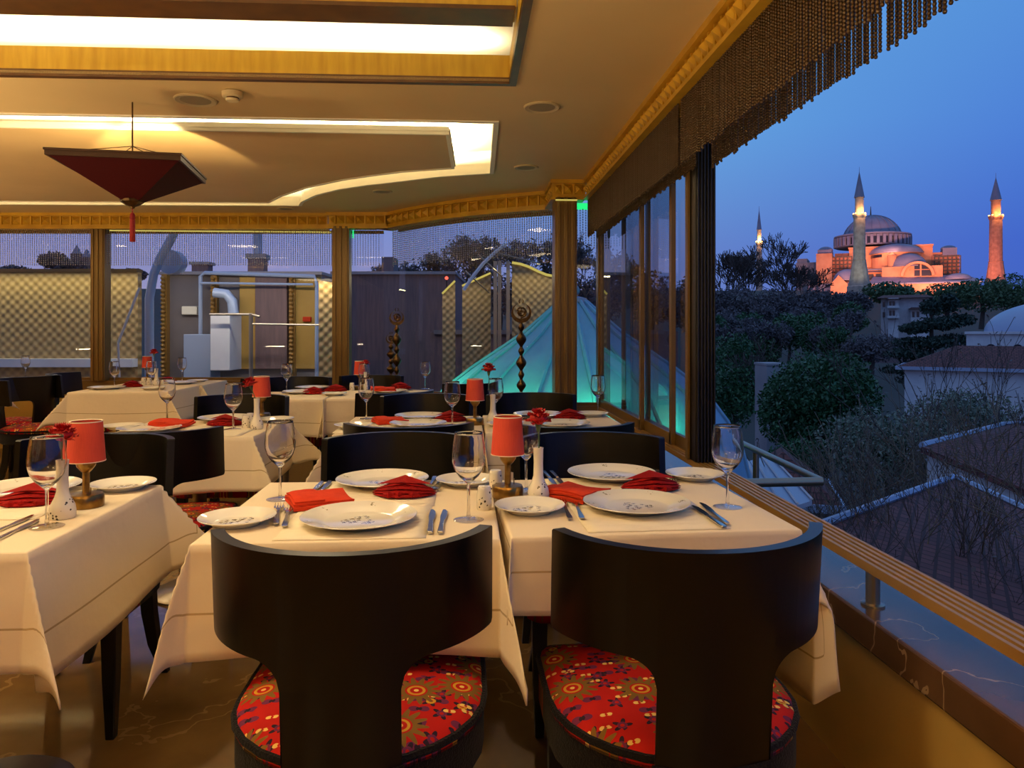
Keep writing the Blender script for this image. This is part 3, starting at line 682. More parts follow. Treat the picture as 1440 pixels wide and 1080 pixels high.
# ================================================================ chairs
def chair():
    o = thing('dining_chair', '', 'chair')
    R0 = .25; n = 14
    outl = [(R0*math.cos(PI+PI*i/n), R0*math.sin(PI+PI*i/n)) for i in range(n+1)]     # round rear half
    outl += [(.25, .1), (.248, .19)]+[(.20+.045*math.cos(a*PI/8), .20+.045*math.sin(a*PI/8)) for a in range(5)]
    outl += [(-.20+.045*math.cos(a*PI/8), .20+.045*math.sin(a*PI/8)) for a in range(4, 9)]+[(-.248, .19), (-.25, .1)]
    k = len(outl); cx, cy = 0, .0
    # cushion: domed top inside a black piping
    m = MB(); rings = [(1, .435), (1, .452), (.975, .462), (.9, .470), (.7, .478), (.4, .483)]
    vs = [(x*s, y*s, z) for s, z in rings for x, y in outl]; fs = []
    for j in range(len(rings)-1):
        for i in range(k): fs.append((j*k+i, j*k+(i+1) % k, (j+1)*k+(i+1) % k, (j+1)*k+i))
    fs.append(tuple((len(rings)-1)*k+i for i in range(k))); m.add(vs, fs)
    m.build('seat_cushion', M['kilim'], o, True, ang=0)
    m = MB(); m.tube([(x*1.0, y*1.0, .452) for x, y in outl]+[(outl[0][0], outl[0][1], .452)], .0075, 6); m.build('piping', M['velvet'], o, True)
    # apron: black velvet round the back and sides, floral weave across the front
    m = MB(); vs = [(x*s, y*s, z) for s, z in ((.95, .35), (1, .36), (1.0, .44)) for x, y in outl]
    m.add(vs, []); 
    for j in range(2):
        for i in range(k):
            m.f.append((j*k+i, j*k+(i+1) % k, (j+1)*k+(i+1) % k, (j+1)*k+i)); m.mi.append(1 if (outl[i][1]+outl[(i+1) % k][1])/2 > .12 else 0)
    m.f.append(tuple(reversed(range(k)))); m.mi.append(0)
    m.build('seat_apron', [M['velvet'], M['kilim']], o, True)
    # back: bent shell, wide wings above a narrow waist
    m = MB(); aw = math.radians(21.5); am = math.radians(70); cols = [(-am, .655), (-am*.985, .648)]
    def zb(a):
        x = (abs(a)-aw)*R0; fr = .05
        return .648 if x >= fr else .648-fr+math.sqrt(max(0, fr*fr-(fr-x)**2))
    A = sorted(set([-am*.95+i*(am*.95-aw-.2)/8 for i in range(9)]+[-aw-.2+i*.2/10 for i in range(11)]))
    left = [(-am, .656), (-am*.985, .649)]+[(a, zb(a)) for a in A]
    cols = left+[(-aw, .40)]+[(-aw+2*aw*i/8, .40) for i in range(1, 8)]+[(aw, .40)]+[(-a, z) for a, z in reversed(left)]
    rows = 7; vs = []
    for a, z0 in cols:
        zt = .84-(.004 if abs(a) > am*.99 else 0)
        for j in range(rows):
            z = z0+(zt-z0)*j/(rows-1); ln = -.10*max(0, z-.44)
            for r in (R0+.006, R0+.03): vs.append((r*math.sin(a), -r*math.cos(a)+ln, z))
    fs = []; q = 2*rows; nc = len(cols)
    for i in range(nc-1):
        for j in range(rows-1):
            a, b_ = i*q+2*j, (i+1)*q+2*j
            fs += [(a, a+2, b_+2, b_), (a+1, b_+1, b_+3, a+3)]
        a, b_ = i*q, (i+1)*q; fs.append((a, b_, b_+1, a+1)); a += q-2; b_ += q-2; fs.append((a, a+1, b_+1, b_))
    for i in (0, nc-1):
        for j in range(rows-1):
            a = i*q+2*j; fs.append((a, a+1, a+3, a+2) if i == 0 else (a, a+2, a+3, a+1))
    m.add(vs, fs)
    m.build('backrest', M['chair'], o, True, ang=.6)
    # upholstered piece that covers the foot of the back
    m = MB(); vs = []; an = 10
    for i in range(an+1):
        a = -aw*1.03+2*aw*1.03*i/an
        for z, r in ((.35, .262), (.35, .285), (.452, .29), (.462, .284), (.456, .276)): vs.append((r*math.sin(a), -r*math.cos(a), z))
    fs = [(i*5+j, (i+1)*5+j, (i+1)*5+(j+1) % 5, i*5+(j+1) % 5) for i in range(an) for j in range(5)]+[(4, 3, 2, 1, 0), tuple(an*5+j for j in range(5))]
    m.add(vs, fs); m.build('back_panel', M['velvet'], o, True)
    for sx_ in (-1, 1):
        m = MB(); m.add([(sx_*(.205+dx), .195+dy, z) for z, h in ((.36, .023), (.18, .020), (0, .013)) for dx, dy in ((-h, -h), (h, -h), (h, h), (-h, h))],
                        [(0, 1, 5, 4), (1, 2, 6, 5), (2, 3, 7, 6), (3, 0, 4, 7), (4, 5, 9, 8), (5, 6, 10, 9), (6, 7, 11, 10), (7, 4, 8, 11), (8, 9, 10, 11), (3, 2, 1, 0)])
        m.build('leg', M['chair'], o, bevel=.003)
    for sx_ in (-1, 1):
        m = MB(); pr = ((.36, 0, .022), (.24, .008, .021), (.12, .03, .018), (0, .075, .013)); vs = []
        for z, out_, h in pr:
            cxx, cyy = sx_*(.16+out_*.4), -.165-out_
            vs += [(cxx+dx, cyy+dy, z) for dx, dy in ((-h, -h), (h, -h), (h, h), (-h, h))]
        fs = [(3, 2, 1, 0), (12, 13, 14, 15)]+[(4*j+i, 4*j+(i+1) % 4, 4*j+4+(i+1) % 4, 4*j+4+i) for j in range(3) for i in range(4)]
        m.add(vs, fs); m.build('leg', M['chair'], o, True, bevel=.002)
    return o
def place_chair(x, y, rz, label): return put('chair', chair, (x, y, 0), math.radians(rz), label, 'black barrel-back dining chairs')
place_chair(-.215, 1.56, 0, 'black dining chair in the foreground, left of the two with backs to the camera')
place_chair(.418, 1.535, 1.5, 'black dining chair in the foreground beside the window, back to the camera')
place_chair(-.235, 2.455, 180, 'black dining chair facing the camera across the front table, away from the window')
place_chair(.42, 2.415, 180, 'black dining chair facing the camera across the front table, next to the window')
place_chair(-.235, 3.17, 0, 'black dining chair, back to the camera, at the second table, left of the red lamp')
place_chair(.415, 3.13, 0, 'black dining chair, back to the camera, at the second table, nearest the window')
place_chair(-.23, 4.13, 180, 'black dining chair on the far side of the second table, left one')
place_chair(.37, 4.17, 180, 'black dining chair beyond the second table, in front of the corner column')
place_chair(-1.26, 2.48, 180, 'black dining chair behind the lamp and carnation of the front left table')
place_chair(-1.22, 3.07, 6, 'black dining chair, back to the camera, at the left table of the second row')
place_chair(-1.265, 4.15, 180, 'black dining chair facing the camera behind the second-row left shakers')
place_chair(-.51, 4.72, 32, 'black dining chair turned aside at the third row, its plate-rimmed back left of centre')
place_chair(-.06, 5.5, 40, 'black dining chair standing alone in front of the curved window')
place_chair(-.78, 6.02, 180, 'black dining chair at the far side of the back table, beside the gold column')
place_chair(-1.33, 5.85, 180, 'black dining chair at the far side of the back table, below the wide window')
place_chair(-1.83, 5.62, 100, 'black dining chair at the right end of the long back left table')
place_chair(-3.33, 6.02, -75, 'black dining chair drawn up to the left end of the long back table')
place_chair(-3.3, 6.72, -80, 'black dining chair at the far left corner of the long back table')
place_chair(-3.74, 6.4, 80, 'black dining chair with visible red seat, turned to the far left table')
place_chair(-1.30, 1.53, 0, 'black dining chair at the near side of the front left table, nearly cut off')

# ================================================================ tables and cloths
ZT = .757
def table(name_lab, x0, y0, x1, y1, rz=0, py=0):
    cx, cy = (x0+x1)/2, (y0+y1)/2
    o = thing('dining_table', name_lab, 'table', (cx, cy, 0), rz, 'pedestal dining tables')
    hx, hy = (x1-x0)/2-.006, (y1-y0)/2-.006
    m = MB(); m.box(-hx, -hy, .715, hx, hy, .7505); m.build('table_top', M['dark_trim'], o)
    m = MB(); m.lathe([(.03, .03), (.03, .715)], 16, (0, py, 0)); m.lathe([(.15, .70), (.15, .714)], 16, (0, py, 0)); m.build('pedestal', M['steel'], o, True)
    m = MB(); m.lathe([(.2, 0), (.205, .008), (.19, .018), (.06, .034), (.032, .06)], 28, (0, py, 0)); m.build('foot_plate', M['steel'], o, True)
    return o
def cloth(label, x0, y0, x1, y1, rz=0, over=(.235, .235, .235, .235), flare=None, seed=0, group='ivory tablecloths'):
    """over = left, right, near, far overhang; flare = corner directions {(sx,sy):(dx,dy,k)}"""
    flare = flare or {}
    rg = random.Random(seed); cx, cy = (x0+x1)/2, (y0+y1)/2; hx, hy = (x1-x0)/2, (y1-y0)/2
    ol, orr, on, of = over
    def samples(h, a, b_):
        s = [-h-a+a*i/12 for i in range(12)]+[-h-.006, -h, -h+.006, -h+.02]+[-h+.03+(2*h-.06)*i/12 for i in range(13)]+[h-.02, h-.006, h, h+.006]+[h+b_*i/12 for i in range(1, 13)]
        return s
    U, V = samples(hx, ol, orr), samples(hy, on, of)
    ph = [rg.uniform(0, 6.28) for _ in range(8)]
    vs = []; hem = []
    for v in V:
        for u in U:
            dx = max(0, abs(u)-hx); dy = max(0, abs(v)-hy); sx_ = 1 if u > 0 else -1; sy_ = 1 if v > 0 else -1
            hem.append(min(u+hx+ol, hx+orr-u, v+hy+on, hy+of-v))
            bx = max(-hx, min(hx, u)); by = max(-hy, min(hy, v))
            r = math.hypot(dx, dy); z = ZT
            if r > 0:
                a = math.atan2(dy, dx); ddx, ddy, kk = flare.get((sx_, sy_), (.707, .707, .34))
                wob = math.sin(u*9+v*7+ph[0])*.02+math.sin(u*17-v*14+ph[1])*.012
                tl = .10+wob
                b = kk*1.45*r*(1-abs(a-PI/4)/(PI/4))**.9 if dx > 0 and dy > 0 else 0
                bx += sx_*(dx*tl+ddx*b+.003); by += sy_*(dy*tl+ddy*b+.003)
                rr = .008; z = ZT-(r if r > rr else r*r/rr*.6)*(1-.22*math.sin(2*a)**2)
                z -= -.012*math.sin(u*6+v*5+ph[2])*(r/.24)**2
            vs.append((bx, by, z))
    nu = len(U); fs = [(j*nu+i, j*nu+i+1, (j+1)*nu+i+1, (j+1)*nu+i) for j in range(len(V)-1) for i in range(nu-1)]
    m = MB(); m.add(vs, fs); o = m.build('tablecloth', M['cloth'], None, True, ang=0)
    at = o.data.attributes.new('hem', 'FLOAT', 'POINT'); at.data.foreach_set('value', hem)
    s_ = o.modifiers.new('thickness', 'SOLIDIFY'); s_.thickness = .003; s_.offset = -1
    o.location = (cx, cy, 0); o.rotation_euler = (0, 0, rz)
    return tag(o, label, 'tablecloth', group)
TB = {  # name: (x0, y0, x1, y1, rot, words)
    'A': (-.585, 1.625, .068, 2.265, 0, 'left half of the front table'),
    'B': (.086, 1.65, .745, 2.27, math.radians(2.5), 'window half of the front table'),
    'D': (-1.56, 1.585, -.9, 2.25, 0, 'front left table'),
    'E': (-1.57, 3.25, -.915, 3.86, 0, 'second-row left table'),
    'P': (-.585, 3.32, .068, 3.97, 0, 'left half of the second-row centre table'),
    'Q': (.086, 3.32, .745, 4.0, 0, 'window half of the second-row centre table'),
    'F': (-1.6, 5.0, -.955, 5.64, 0, 'third-row table below the wide window'),
    'G': (-.935, 5.05, -.29, 5.72, 0, 'third-row table beside the gold column'),
    'H': (-2.93, 5.68, -2.22, 6.32, 0, 'near half of the long back left table'),
    'J': (-2.93, 6.335, -2.2, 6.97, 0, 'far half of the long back left table'),
    'I': (-4.95, 6.35, -4.25, 7.0, 0, 'table at the far left edge'),
}
for k_, (x0, y0, x1, y1, rz, wd) in TB.items():
    table('dark table on a steel pedestal, '+wd, x0, y0, x1, y1, rz, .07 if k_ == 'D' else 0)
S = .235
seamR = {(1, -1): (.10, 1, .42), (1, 1): (.1, 1, .3)}
seamL = {(-1, -1): (.10, 1, .30), (-1, 1): (.1, 1, .3)}
def tcloth(k_, over, flare=None, seed=0):
    x0, y0, x1, y1, rz, wd = TB[k_]
    return cloth('ivory tablecloth with a stitched hem on the '+wd, x0, y0, x1, y1, rz, over, flare, seed)
tcloth('A', (.235, .2, .24, .2), {**seamR, (-1, -1): (.34, .6, .25)}, 1)
tcloth('B', (.12, .40, .17, .2), {**seamL, (1, -1): (.6, .3, .16)}, 2)
tcloth('D', (.235, .27, .25, .22), {(1, -1): (.6, .4, .26)}, 3)
tcloth('E', (.235, .24, .24, .22), {(1, -1): (.7, .3, .3), (1, 1): (.9, .3, .45)}, 4)
tcloth('P', (.235, .22, .235, .22), seamR, 5)
tcloth('Q', (.2, .235, .235, .22), seamL, 6)
tcloth('F', (.235, .235, .25, .235), seamR, 7)
tcloth('G', (.235, .235, .25, .235), seamL, 8)
FB = {(1, 1): (1, .1, .4), (1, -1): (.8, .3, .35)}
tcloth('H', (.26, .235, .25, .1), FB, 9)
tcloth('J', (.235, .235, .1, .235), {(1, -1): (1, .1, .35)}, 10)
tcloth('I', (.235, .235, .235, .235), None, 11)

# ================================================================ tableware
def glass():
    o = thing('wine_glass', '', 'wine glass')
    t = .0013
    m = MB(); outer = [(.006, .088), (.012, .094), (.024, .105), (.034, .120), (.0395, .138), (.0405, .152), (.0385, .178), (.034, .205), (.0335, .21)]
    inner = [(.0325, .21), (.0330, .205), (.0375-.0002, .178), (.0393, .152), (.0383, .138), (.0328, .1205), (.0225, .107), (.010, .0985), (.0008, .0965)]
    m.lathe([(.0045, .086)]+outer+inner, 32, cap=True); m.build('bowl', M['crystal'], o, True, ang=0)
    m = MB(); m.lathe([(.0052, .0052), (.0038, .02), (.0034, .05), (.0038, .075), (.0044, .0855)], 14); m.build('stem', M['crystal'], o, True)
    m = MB(); m.lathe([(.0355, 0), (.0365, .001), (.034, .0022), (.016, .004), (.0055, .005)], 32); m.build('foot', M['crystal_foot'], o, True)
    return o
def plate_maker(R, mat):
    def f():
        k = R/.135
        m = MB(); m.lathe([(.001, .004), (.078*k, .004), (.085*k, .0055), (.098*k, .011), (.118*k, .0155), (.1345*k, .0195), (.1355*k, .0185), (.134*k, .0170), (.116*k, .0125), (.096*k, .007), (.086*k, .0008), (.082*k, 0), (.076*k, .0015), (.001, .0015)], 48, cap=False)
        o = m.build('dinner_plate' if R > .1 else 'side_plate', M[mat], None, True); return tag(o, '', 'plate')
    return f
def fork():
    o = thing('fork', '', 'fork'); L_ = .2
    m = MB(); pts = [(-.100, .0035, .0055), (-.085, .003, .0065), (-.03, .004, .004), (.025, .006, .003), (.045, .006, .0075), (.058, .004, .0115)]
    vs = []; 
    for y, z, h in pts: vs += [(-h, y, z), (h, y, z), (h, y, z+.002), (-h, y, z+.002)]
    fs = [(3, 2, 1, 0), (20, 21, 22, 23)]+[(4*j+i, 4*j+(i+1) % 4, 4*j+4+(i+1) % 4, 4*j+4+i) for j in range(5) for i in range(4)]
    m.add(vs, fs); m.build('handle', M['silver'], o, True)
    m = MB()
    for x in (-.0095, -.0033, .0033, .0095):
        m.add([(x+dx, y, z+dz) for y, z, h in ((.057, .004, .0022), (.08, .0035, .0019), (.1, .007, .001)) for dx, dz in ((-h, 0), (h, 0), (h, .0018), (-h, .0018))],
              [(3, 2, 1, 0), (8, 9, 10, 11)]+[(4*j+i, 4*j+(i+1) % 4, 4*j+4+(i+1) % 4, 4*j+4+i) for j in range(2) for i in range(4)])
    m.build('tines', M['silver'], o)
    return o
def knife():
    o = thing('table_knife', '', 'knife')
    m = MB(); m.prism([(-.005, -.105), (.005, -.105), (.0065, -.1), (.0055, -.05), (.0045, -.002), (-.0045, -.002), (-.0055, -.05), (-.0065, -.1)], 0, .006); m.build('handle', M['silver'], o, bevel=.0015)
    m = MB(); m.prism([(-.0045, -.002), (.0045, -.002), (.008, .012), (.0105, .05), (.0095, .085), (.004, .105), (-.002, .105), (-.006, .04)], .002, .0042); m.build('blade', M['silver'], o)
    return o
def flat_napkin():
    m = MB()
    def sheet(w, d, z, t, tw, ox=0):
        n = 8; vs = []
        for j in range(n+1):
            for i in range(n+1):
                x, y = -w/2+w*i/n, -d/2+d*j/n
                vs.append((x+ox, y, z+.006*math.sin(i*.5+tw)*math.sin(j*.45)+.008*(1-(2*i/n-1)**4)*(1-(2*j/n-1)**4)))
        k = len(vs); vs += [(x*.985, y*.985, zz-t) for x, y, zz in vs]
        fs = [(j*(n+1)+i, j*(n+1)+i+1, (j+1)*(n+1)+i+1, (j+1)*(n+1)+i) for j in range(n) for i in range(n)]
        fs += [tuple(k+q for q in reversed(g)) for g in fs[:n*n]]
        ring = [i for i in range(n)]+[j*(n+1)+n for j in range(n)]+[n*(n+1)+n-i for i in range(n)]+[(n-j)*(n+1) for j in range(n)]
        for a in range(len(ring)):
            p, q = ring[a], ring[(a+1) % len(ring)]; fs.append((q, p, p+k, q+k))
        m.add(vs, fs)
    sheet(.158, .145, .009, .009, .4); sheet(.153, .14, .017, .006, 1.1, -.002); sheet(.075, .136, .0225, .004, 2, -.038)
    o = m.build('folded_napkin', M['napkin'], None, True, ang=.6); return tag(o, '', 'napkin')
def fan_napkin():
    """napkin folded to a boat: two pleated sides meeting in a raised point"""
    m = MB()
    def fold(y0, zc, w, bow, ry, rz_, sgn=-1, peak=0):
        n = 18; q = 8; vs = []
        for i in range(n+1):
            s = -1+2*i/n; e = (1-abs(s)**2.2); cy = y0+sgn*bow*e; cz = zc*(.55+.45*e)+peak*max(0, 1-abs(s)*1.6)
            for k in range(q):
                t = 2*PI*k/q; vs.append((s*w, cy+(ry*e+.0015)*math.cos(t), max(.0004, cz+(rz_*e+.001)*math.sin(t))))
        fs = [(i*q+k, i*q+(k+1) % q, (i+1)*q+(k+1) % q, (i+1)*q+k) for i in range(n) for k in range(q)]+[tuple(reversed(range(q))), tuple(n*q+k for k in range(q))]
        m.add(vs, fs)
    for k, (y0, z, w_, bow) in enumerate(((-.004, .006, .086, .034), (-.002, .014, .088, .030), (0, .022, .085, .024), (.004, .030, .078, .016))):
        fold(y0, z, w_, bow, .017, .0052, -1, .002*k); fold(-y0, z, w_*.97, bow*.8, .017, .0052, 1, .002*k)
    m.add([(-.076, 0, .030), (.076, 0, .030), (0, .012, .053), (0, -.036, .041), (0, .034, .036)], [(0, 3, 2), (3, 1, 2), (0, 2, 4), (2, 1, 4)])
    for x, h in ((-.036, .008), (-.008, .009), (.028, .008)):
        m.tube([(x-.018, -.040, h), (x, -.048, h+.002), (x+.020, -.041, h)], [.003, .0085, .003], 8)
    o = m.build('folded_napkin', M['napkin_dark'], None, True, ang=.7); return tag(o, '', 'napkin')
def lamp():
    o = thing('table_lamp', '', 'table lamp')
    m = MB(); m.lathe([(.041, 0), (.0425, .003), (.0425, .027), (.0395, .033), (.012, .035)], 32); m.build('base', M['brass'], o, True)
    m = MB(); m.lathe([(.009, .034), (.0085, .092)], 16); m.tube([(.014, -.01, .034), (.014, -.01, .05)], .0015, 6); m.build('stem', M['brass'], o, True)
    m = MB(); m.lathe([(.009, .088), (.013, .092), (.022, .104), (.0255, .122), (.024, .126)], 24); m.build('holder_cup', M['brass'], o, True)
    m = MB(); m.lathe([(.0455, .116), (.0385, .219), (.0375, .219), (.0445, .1165)], 40, closed=True); m.build('lamp_shade', M['shade'], o, True)
    m = MB(); m.lathe([(.0375, .2175), (.0388, .2175), (.0388, .2205), (.0355, .2195)], 40, closed=True); m.build('top_rim', M['mat'], o, True)
    m = MB(); m.lathe([(.0452, .1165), (.0462, .1165), (.0462, .1185), (.0452, .1185)], 40, closed=True); m.build('lower_rim', M['mat'], o, True)
    m = MB(); m.lathe([(.01, .126), (.016, .14), (.016, .18), (.009, .196)], 16); m.build('candle_bulb', M['porcelain'], o, True)
    return o
def vase():
    m = MB(); m.lathe([(.026, 0), (.029, .004), (.0295, .018), (.027, .032), (.018, .05), (.0135, .065), (.0125, .10), (.0135, .135), (.0145, .14), (.0125, .1405), (.0115, .135), (.0105, .1), (.011, .07), (.001, .06)], 28)
    o = m.build('bud_vase', M['spotted'], None, True); return tag(o, '', 'vase')
def carnation():
    o = thing('carnation', '', 'flower'); rg = random.Random(3); m = MB()
    for ring, (nn, R1, z0, tilt) in enumerate(((11, .036, -.004, .1), (11, .033, .004, .45), (10, .027, .010, .85), (8, .019, .014, 1.15), (5, .011, .016, 1.4))):
        for k in range(nn):
            a = 2*PI*k/nn+ring*.4+rg.uniform(-.15, .15); tl = tilt+rg.uniform(-.15, .15); wd = .42+.1*rg.random(); vs = []; nj, ni = 4, 6
            for j in range(nj+1):
                q = j/nj
                for i in range(ni+1):
                    s = -1+2*i/ni; rr = R1*q*(1-.06*(i % 2)*(j == nj)); aa = a+s*wd*(.35+.65*q)
                    ruff = .0035*q*math.sin(i*2.6+k)
                    vs.append((rr*math.cos(aa)*math.cos(tl), rr*math.sin(aa)*math.cos(tl), z0+rr*math.sin(tl)+ruff))
            fs = [(j*(ni+1)+i, j*(ni+1)+i+1, (j+1)*(ni+1)+i+1, (j+1)*(ni+1)+i) for j in range(nj) for i in range(ni)]
            m.add(vs, fs)
    m.lathe([(.012, -.008), (.024, .002), (.022, .014), (.01, .022)], 10)
    m.build('blossom', M['red_petal'], o, True, ang=0)
    m = MB(); m.lathe([(.004, -.03), (.0065, -.02), (.009, -.008), (.008, -.002)], 8); m.tube([(0, 0, -.02), (.002, .001, -.06), (.002, 0, -.10)], .002, 6)
    m.build('stem', M['stem'], o, True)
    return o
def shaker():
    o = thing('salt_shaker', '', 'shaker')
    m = MB(); m.lathe([(.0175, 0), (.019, .003), (.0185, .04), (.0165, .05)], 24); m.build('body', M['spotted'], o, True)
    m = MB(); m.lathe([(.0168, .0495), (.017, .054), (.0145, .0585), (.004, .0595)], 24); m.build('cap', M['porcelain'], o, True)
    return o
def placemat():
    m = MB(); n = 10; w_, d_ = .33, .33; vs = [(-w_/2+w_*i/n, -d_/2+d_*j/n, .0012+.0006*math.sin(i*1.7)*math.sin(j*1.3)) for j in range(n+1) for i in range(n+1)]
    m.add(vs, [(j*(n+1)+i, j*(n+1)+i+1, (j+1)*(n+1)+i+1, (j+1)*(n+1)+i) for j in range(n) for i in range(n)])
    o = m.build('placemat', M['mat'], None, True, ang=0); s_ = o.modifiers.new('thickness', 'SOLIDIFY'); s_.thickness = .001; s_.offset = -1
    return tag(o, '', 'placemat')
MK = {'glass': glass, 'plate': plate_maker(.135, 'china'), 'side': plate_maker(.088, 'china'), 'fork': fork, 'knife': knife, 'flat': flat_napkin, 'fan': fan_napkin,
      'lamp': lamp, 'vase': vase, 'carnation': carnation, 'shaker': shaker, 'mat': placemat}
GR = {'glass': 'wine glasses', 'plate': 'dinner plates', 'side': 'side plates', 'fork': 'forks', 'knife': 'table knives', 'flat': 'flat-folded vermilion napkins', 'fan': 'pleated crimson napkins',
      'lamp': 'small red table lamps', 'vase': 'white bud vases', 'carnation': 'red carnations', 'shaker': 'salt and pepper shakers', 'mat': 'linen placemats'}
ZI = ZT+.0005
def it(kind, p, label, rz=0, dz=0, x=None):
    """p: (px, py) on the table plane"""
    q = T(p[0], p[1], ZI+dz) if x is None else Vector((p[0], p[1], ZI+dz))
    return put(kind, MK[kind], q, math.radians(rz), label, GR[kind])
def lay(kind, tail, tip, label, dz=0, tl=None):
    a, b_ = T(*tail), T(*tip); d = (b_-a); rz = math.atan2(-d.x, d.y)
    c = b_-d.normalized()*.1
    return put(kind, MK[kind], (c.x, c.y, ZI+dz), rz, label, GR[kind])
def wpos(kind, x, y, label, rz=0, dz=0): return put(kind, MK[kind], (x, y, ZI+dz), math.radians(rz), label, GR[kind])
MZ = .0025
# --- front table, left half
wpos('mat', -.255, 1.80, 'embossed ivory placemat under the near setting, left half of front table', 0)
wpos('mat', -.25, 2.10, 'embossed ivory placemat under the far setting, left half of front table', 180)
it('plate', (505, 734), 'dinner plate of the near setting on the left half of the front table', 20, MZ)
it('plate', (538, 680), 'dinner plate of the far setting on the left half of the front table', 100, MZ)
it('side', (334, 736), 'side plate at the left corner of the front table, beside two forks', 0)
it('side', (655, 681), 'side plate behind the front centre wine glass, under the red lamp', 0)
lay('fork', (385, 757), (393, 713), 'outer left fork of the near setting at the left corner of the front table', MZ)
lay('fork', (397, 756), (407, 716), 'inner fork of the near setting next to the left front dinner plate', MZ)
lay('knife', (604, 765), (607, 721), 'left one of two knives shining blue behind the left foreground chair', MZ)
lay('knife', (617, 765), (624, 721), 'right one of two knives shining blue behind the left foreground chair', MZ)
lay('fork', (612, 672), (602, 693), 'left one of two forks between the front pleated napkin and a side plate', MZ)
lay('fork', (621, 672), (612, 693), 'right one of two forks between the front pleated napkin and a side plate', MZ)
lay('knife', (440, 694), (452, 680), 'left one of two knives behind the left vermilion napkin of the front table', MZ)
lay('knife', (451, 695), (463, 679), 'right one of two knives behind the left vermilion napkin of the front table', MZ)
it('flat', (450, 707), 'flat vermilion napkin left of the near left dinner plate on the front table', 22, MZ)
it('fan', (569, 696), 'pleated crimson napkin before the far left dinner plate of the front table', -4, MZ)
it('glass', (394, 702), 'wine glass at the left edge of the front table')
it('glass', (659, 731), 'large wine glass in the middle of the front table, left of the red lamp')
# --- front table, window half
wpos('mat', .43, 1.83, 'embossed ivory placemat under the near setting, window half of front table', 2)
wpos('mat', .40, 2.11, 'embossed ivory placemat under the far setting, window half of front table', 183)
it('plate', (895, 714), 'dinner plate of the near setting on the window half of the front table', 60, MZ)
it('plate', (860, 671), 'dinner plate of the far setting on the window half of the front table', 150, MZ)
it('side', (745, 719), 'side plate in front of the red lamp and bud vase on the front table', 0)
it('side', (977, 673), 'side plate by the window at the far right corner of the front table', 0)
lay('fork', (806, 742), (789, 706), 'left one of two forks beside the window-side vermilion napkin', MZ)
lay('fork', (821, 738), (806, 706), 'right one of two forks beside the window-side vermilion napkin', MZ)
lay('knife', (1010, 739), (974, 715), 'left one of two knives at the window end of the front table', MZ)
lay('knife', (1019, 737), (985, 711), 'right one of two knives at the window end of the front table', MZ)
lay('fork', (925, 668), (930, 682), 'left one of two forks behind the window-side crimson napkin', MZ)
lay('fork', (944, 668), (948, 681), 'right one of two forks behind the window-side crimson napkin', MZ)
lay('knife', (765, 666), (782, 684), 'left one of two knives left of the far window-side dinner plate', MZ)
lay('knife', (775, 665), (793, 684), 'right one of two knives left of the far window-side dinner plate', MZ)
it('flat', (809, 697), 'flat vermilion napkin in front of the bud vase on the window half of the table', 50, MZ)
it('fan', (915, 688), 'pleated crimson napkin between the two window-side dinner plates', 4, MZ)
it('glass', (1023, 713), 'wine glass at the window edge of the front table')
it('glass', (740, 690), 'wine glass standing behind the red lamp of the front table')
it('lamp', (714, 699), 'red table lamp on a brass base in the middle of the front table', 40)
it('shaker', (681, 716), 'white shaker in front of the brass lamp base on the front table')
it('shaker', (697, 690), 'white shaker tucked behind the brass lamp base on the front table')
it('vase', (757, 703), 'white bud vase right of the lamp on the front table', -25)
q = T(757, 703); carn = put('carnation', carnation, (q.x, q.y, ZI+.212), 0, 'red carnation in the bud vase of the front table', GR['carnation'])
# --- front left table
wpos('mat', -1.2, 2.02, 'embossed ivory placemat under the far setting of the front left table', 180)
it('plate', (38, 692), 'dinner plate behind the bud vase on the front left table', 10, MZ)
it('side', (173, 687), 'side plate at the right edge of the front left table, beside its lamp', 0)
it('fan', (45, 708), 'pleated crimson napkin behind the wine glass of the front left table', 10)
lay('knife', (-14, 766), (52, 733), 'nearer of two knives at the left picture edge on the front left table')
lay('knife', (-14, 754), (44, 727), 'farther of two knives at the left picture edge on the front left table')
lay('fork', (140, 690), (128, 712), 'fork beside the lamp of the front left table')
it('glass', (66, 741), 'large wine glass on the front left table, in front of the bud vase')
it('vase', (88, 728), 'white flower-printed bud vase on the front left table', 25)
q = T(88, 728); put('carnation', carnation, (q.x, q.y, ZI+.196), 1, 'large red carnation above the front left table', GR['carnation'])
it('lamp', (121, 712), 'red table lamp on the front left table, beside the carnation', 10)
# --- second-row left table
wpos('mat', -1.14, 3.43, 'embossed ivory placemat hanging to the front edge of the second-row left table')
it('plate', (210, 606), 'near dinner plate on the second-row left table, behind a black chair', 0, MZ)
it('plate', (318, 591), 'far dinner plate on the second-row left table, behind the pleated napkin', 0, MZ)
it('side', (172, 603), 'side plate at the left of the second-row left table')
it('side', (388, 593), 'side plate right of the lamp at the far corner of the second-row left table')
it('flat', (242, 598), 'flat vermilion napkin standing up on the second-row left table', -8, .008)
it('fan', (316, 598), 'rolled crimson napkin on the second-row left table, left of its shakers')
lay('fork', (206, 609), (220, 603), 'left of two forks by the second-row left vermilion napkin')
lay('fork', (214, 611), (229, 604), 'right of two forks by the second-row left vermilion napkin')
lay('knife', (296, 610), (330, 602), 'knife at the front edge of the second-row left table')
it('glass', (328, 604), 'tall-looking wine glass in front of the carnation on the second-row left table')
it('glass', (235, 591), 'wine glass behind the vermilion napkin of the second-row left table')
it('shaker', (346, 602), 'white shaker left of the vase on the second-row left table')
it('shaker', (352, 598), 'white shaker close to the vase on the second-row left table, half hidden')
it('vase', (361, 603), 'white bud vase in front of the lamp on the second-row left table', 30)
it('lamp', (368, 590), 'red table lamp on the second-row left table')
